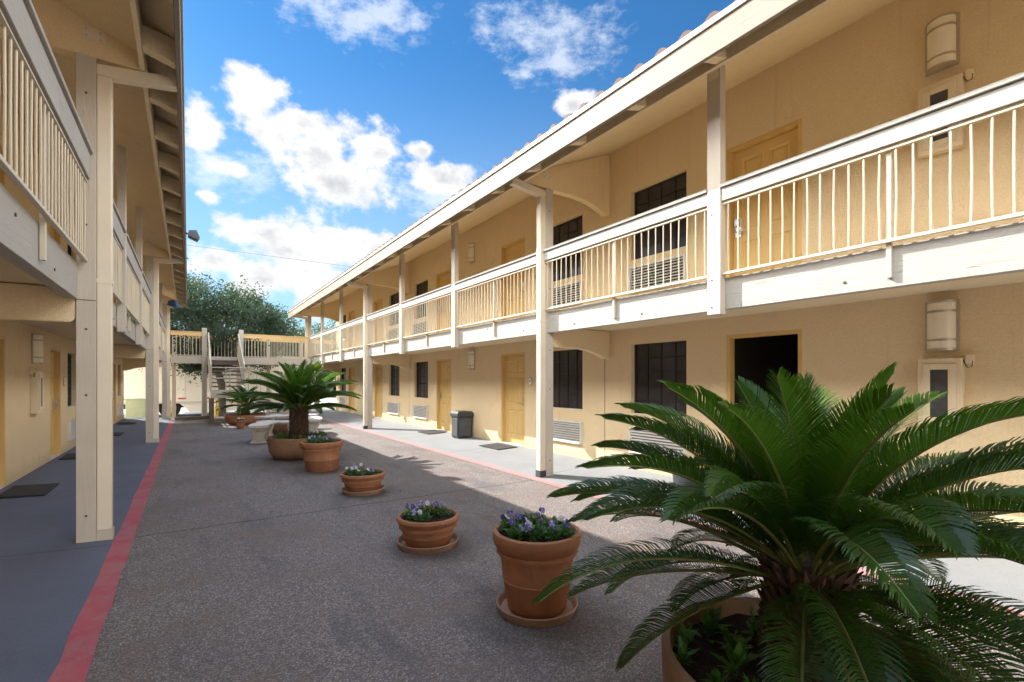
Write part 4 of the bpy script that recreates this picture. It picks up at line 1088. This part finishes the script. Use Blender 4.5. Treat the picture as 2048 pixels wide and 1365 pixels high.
cb = MB(); cb.tube([(-30 + 9*i, 45, 12.0 + .018*(i-4.2)**2) for i in range(10)], .010, 6)
tag(cb.build('overhead_cable', M['rubber'], smooth=True), 'thin dark overhead cable crossing the low clouds behind the motel', 'cable')
lr = random.Random(77); lb = MB()
for i in range(170):
    u = lr.random()
    if u < .45: q = lr.choice((P1, P2, P3, P4, (1.9, .86, 0), (1.78, 10.05, 0))); a = lr.uniform(0, 6.28); rr = lr.uniform(.38, .85); x, y = q[0]+rr*math.cos(a), q[1]+rr*math.sin(a)
    else: x, y = lr.uniform(-.35, 4.2), lr.uniform(2, 14)
    a = lr.uniform(0, 6.28); l = lr.uniform(.008, .02); c, sn = math.cos(a)*l, math.sin(a)*l
    lb.add([(x-c, y-sn, .006), (x+sn*.4, y-c*.4, .012), (x+c, y+sn, .008), (x-sn*.4, y+c*.4, .014)], [(0,1,2,3)])
o = lb.build('leaf_litter', M['litter'], recalc=False); tag(o, 'tiny dry leaves and bits scattered over the court paving', 'leaf litter', None, 'stuff')
# ------------------------------------------------------------------ sky, sun, camera
SUN = Vector((-1, 1.8, 1.43)).normalized()
elev = math.asin(SUN.z); rot = math.atan2(-SUN.x, SUN.y)
w = bpy.data.worlds.new('World'); sc.world = w; w.use_nodes = True; nt = w.node_tree; nt.nodes.clear()
out = N(nt, 'ShaderNodeOutputWorld'); bg = N(nt, 'ShaderNodeBackground'); L(nt, bg.outputs[0], out.inputs[0])
sky = N(nt, 'ShaderNodeTexSky', sky_type='NISHITA'); sky.sun_disc = False; sky.sun_elevation = elev; sky.sun_rotation = -rot
sky.altitude = 100; sky.air_density = 1.3; sky.dust_density = .3; sky.ozone_density = 3.0
v = N(nt, 'ShaderNodeTexCoord').outputs['Generated']; xyz = sep(nt, v)
az = math_(nt, 'ARCTAN2', xyz[0], xyz[1]); el = math_(nt, 'ARCSINE', xyz[2])
BLOBS = [(0.017,0.42,0.041,0.043),(0.097,0.483,0.062,0.049),(0.143,0.432,0.07,0.045),(0.213,0.42,0.102,0.07),(0.258,0.368,0.106,0.059),(0.31,0.433,0.059,0.048),(0.177,0.454,0.072,0.03),(0.444,0.393,0.075,0.036),
 (0.404,0.44,0.034,0.018),(0.11,0.263,0.076,0.042),(0.195,0.255,0.12,0.053),(0.286,0.255,0.107,0.046),(0.039,0.207,0.063,0.034),(0.143,0.187,0.144,0.045),(0.031,0.313,0.02,0.013),
 (0.724,0.522,0.05,0.022),(0.062,0.365,0.05,0.017),(0.213,0.165,0.083,0.056)]
WISPS = [(0.258,0.625,0.15,0.05),(0.325,0.634,0.10,0.038),(0.682,0.585,0.13,0.036),(0.61,0.631,0.08,0.022),(0.62,0.567,0.073,0.022),(0.45,0.36,.2,.06),(0.66,0.63,.16,.045),(0.06,0.36,.12,.05)]
def blobs(lst, daz=0, de=0):
    acc = None
    for a0, e0, ra, re in lst:
        dx = math_(nt, 'MULTIPLY', math_(nt, 'SUBTRACT', az, a0-daz), 1/ra); dy = math_(nt, 'MULTIPLY', math_(nt, 'SUBTRACT', el, e0-de), 1/re)
        d2 = math_(nt, 'ADD', math_(nt, 'MULTIPLY', dx, dx), math_(nt, 'MULTIPLY', dy, dy))
        g = math_(nt, 'SUBTRACT', 1, math_(nt, 'SQRT', d2))
        acc = g if acc is None else math_(nt, 'SMOOTH_MAX', acc, g, .35)
    return acc
cmb = N(nt, 'ShaderNodeCombineXYZ'); L(nt, az, cmb.inputs[0]); L(nt, el, cmb.inputs[1]); cv = cmb.outputs[0]
n1 = noise(nt, scaled(nt, cv, (1, 1.25, 1)), 16, 6, .6); n2 = noise(nt, scaled(nt, cv, (1, 1.6, 1)), 7, 4, .6)
nn = math_(nt, 'ADD', math_(nt, 'MULTIPLY', math_(nt, 'SUBTRACT', n1, .5), 2.3), math_(nt, 'MULTIPLY', math_(nt, 'SUBTRACT', n2, .5), 1.0))
den = math_(nt, 'ADD', blobs(BLOBS), nn)
# extra-bright clouds added over the dome outside the view, to fill the shade
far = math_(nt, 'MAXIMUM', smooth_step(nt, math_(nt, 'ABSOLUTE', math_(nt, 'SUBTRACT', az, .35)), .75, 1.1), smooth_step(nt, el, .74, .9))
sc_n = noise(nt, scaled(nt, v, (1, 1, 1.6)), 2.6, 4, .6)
fill_clouds = math_(nt, 'MULTIPLY', smooth_step(nt, sc_n, .42, .54), far)
cov = math_(nt, 'MULTIPLY', smooth_step(nt, den, -.04, .52), smooth_step(nt, xyz[2], .0, .06))
wz = math_(nt, 'ADD', blobs(WISPS), math_(nt, 'ADD', math_(nt, 'MULTIPLY', math_(nt, 'SUBTRACT', noise(nt, scaled(nt, cv, (1, 1.9, 1)), 22, 5, .68), .5), 2.4), math_(nt, 'MULTIPLY', math_(nt, 'SUBTRACT', n2, .5), 1.6)))
wisp = math_(nt, 'MULTIPLY', smooth_step(nt, wz, -.05, 1.1), .62)
# self-shading: lit tops, grey undersides
shd = smooth_step(nt, math_(nt, 'ADD', math_(nt, 'MULTIPLY', den, .55), math_(nt, 'MULTIPLY', math_(nt, 'SUBTRACT', noise(nt, scaled(nt, cv, (1, 1.2, 1)), 11, 4, .55), .5), 1.9)), .0, 1.15)
ccol = ramp(nt, shd, [(0, (1.72, 1.72, 1.72)), (.35, (1.64, 1.64, 1.64)), (.65, (1.32, 1.34, 1.38)), (1, (1.0, 1.04, 1.11))])
skyc = sky.outputs['Color']
skyc = mixc(nt, 1.0, skyc, (.078, .183, .262), 'MULTIPLY')
skyc = mixc(nt, math_(nt, 'MULTIPLY', smooth_step(nt, math_(nt, 'MULTIPLY', el, -1), -.62, -.05), .55), skyc, (1.25, 1.62, 1.95))
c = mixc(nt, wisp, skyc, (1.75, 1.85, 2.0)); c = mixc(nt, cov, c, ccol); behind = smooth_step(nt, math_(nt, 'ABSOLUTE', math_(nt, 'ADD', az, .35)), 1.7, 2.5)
c = mixc(nt, fill_clouds, c, mixc(nt, math_(nt, 'MULTIPLY', behind, .55), mixc(nt, smooth_step(nt, el, .55, .95), (20.0, 19.4, 18.4), (3.8, 4.5, 5.5)), (1.5, 1.7, 2.0)))
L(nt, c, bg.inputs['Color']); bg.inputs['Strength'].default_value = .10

sun = bpy.data.lights.new('Sun', 'SUN'); sun.energy = 2.1; sun.angle = R(.53); sun.color = (1, .95, .86)
so = bpy.data.objects.new('Sun', sun); COL.objects.link(so); so.location = SUN*40
so.rotation_euler = SUN.to_track_quat('Z', 'Y').to_euler()

cam = bpy.data.cameras.new('Camera'); co = bpy.data.objects.new('Camera', cam); COL.objects.link(co); sc.camera = co
cam.sensor_width = 36; cam.lens = 960/2048*36; cam.shift_y = (762-682.5)/2048; cam.clip_start = .05; cam.clip_end = 3000
co.location = (0, 0, 1.48); co.rotation_euler = (R(90), 0, -math.atan(647/960))

sc.view_settings.view_transform = 'Standard'; sc.view_settings.look = 'None'; sc.view_settings.gamma = 1; sc.view_settings.exposure = 2.62
sc.cycles.use_denoising = True
sc.cycles.max_bounces = 10; sc.cycles.diffuse_bounces = 6; sc.cycles.sample_clamp_indirect = 8
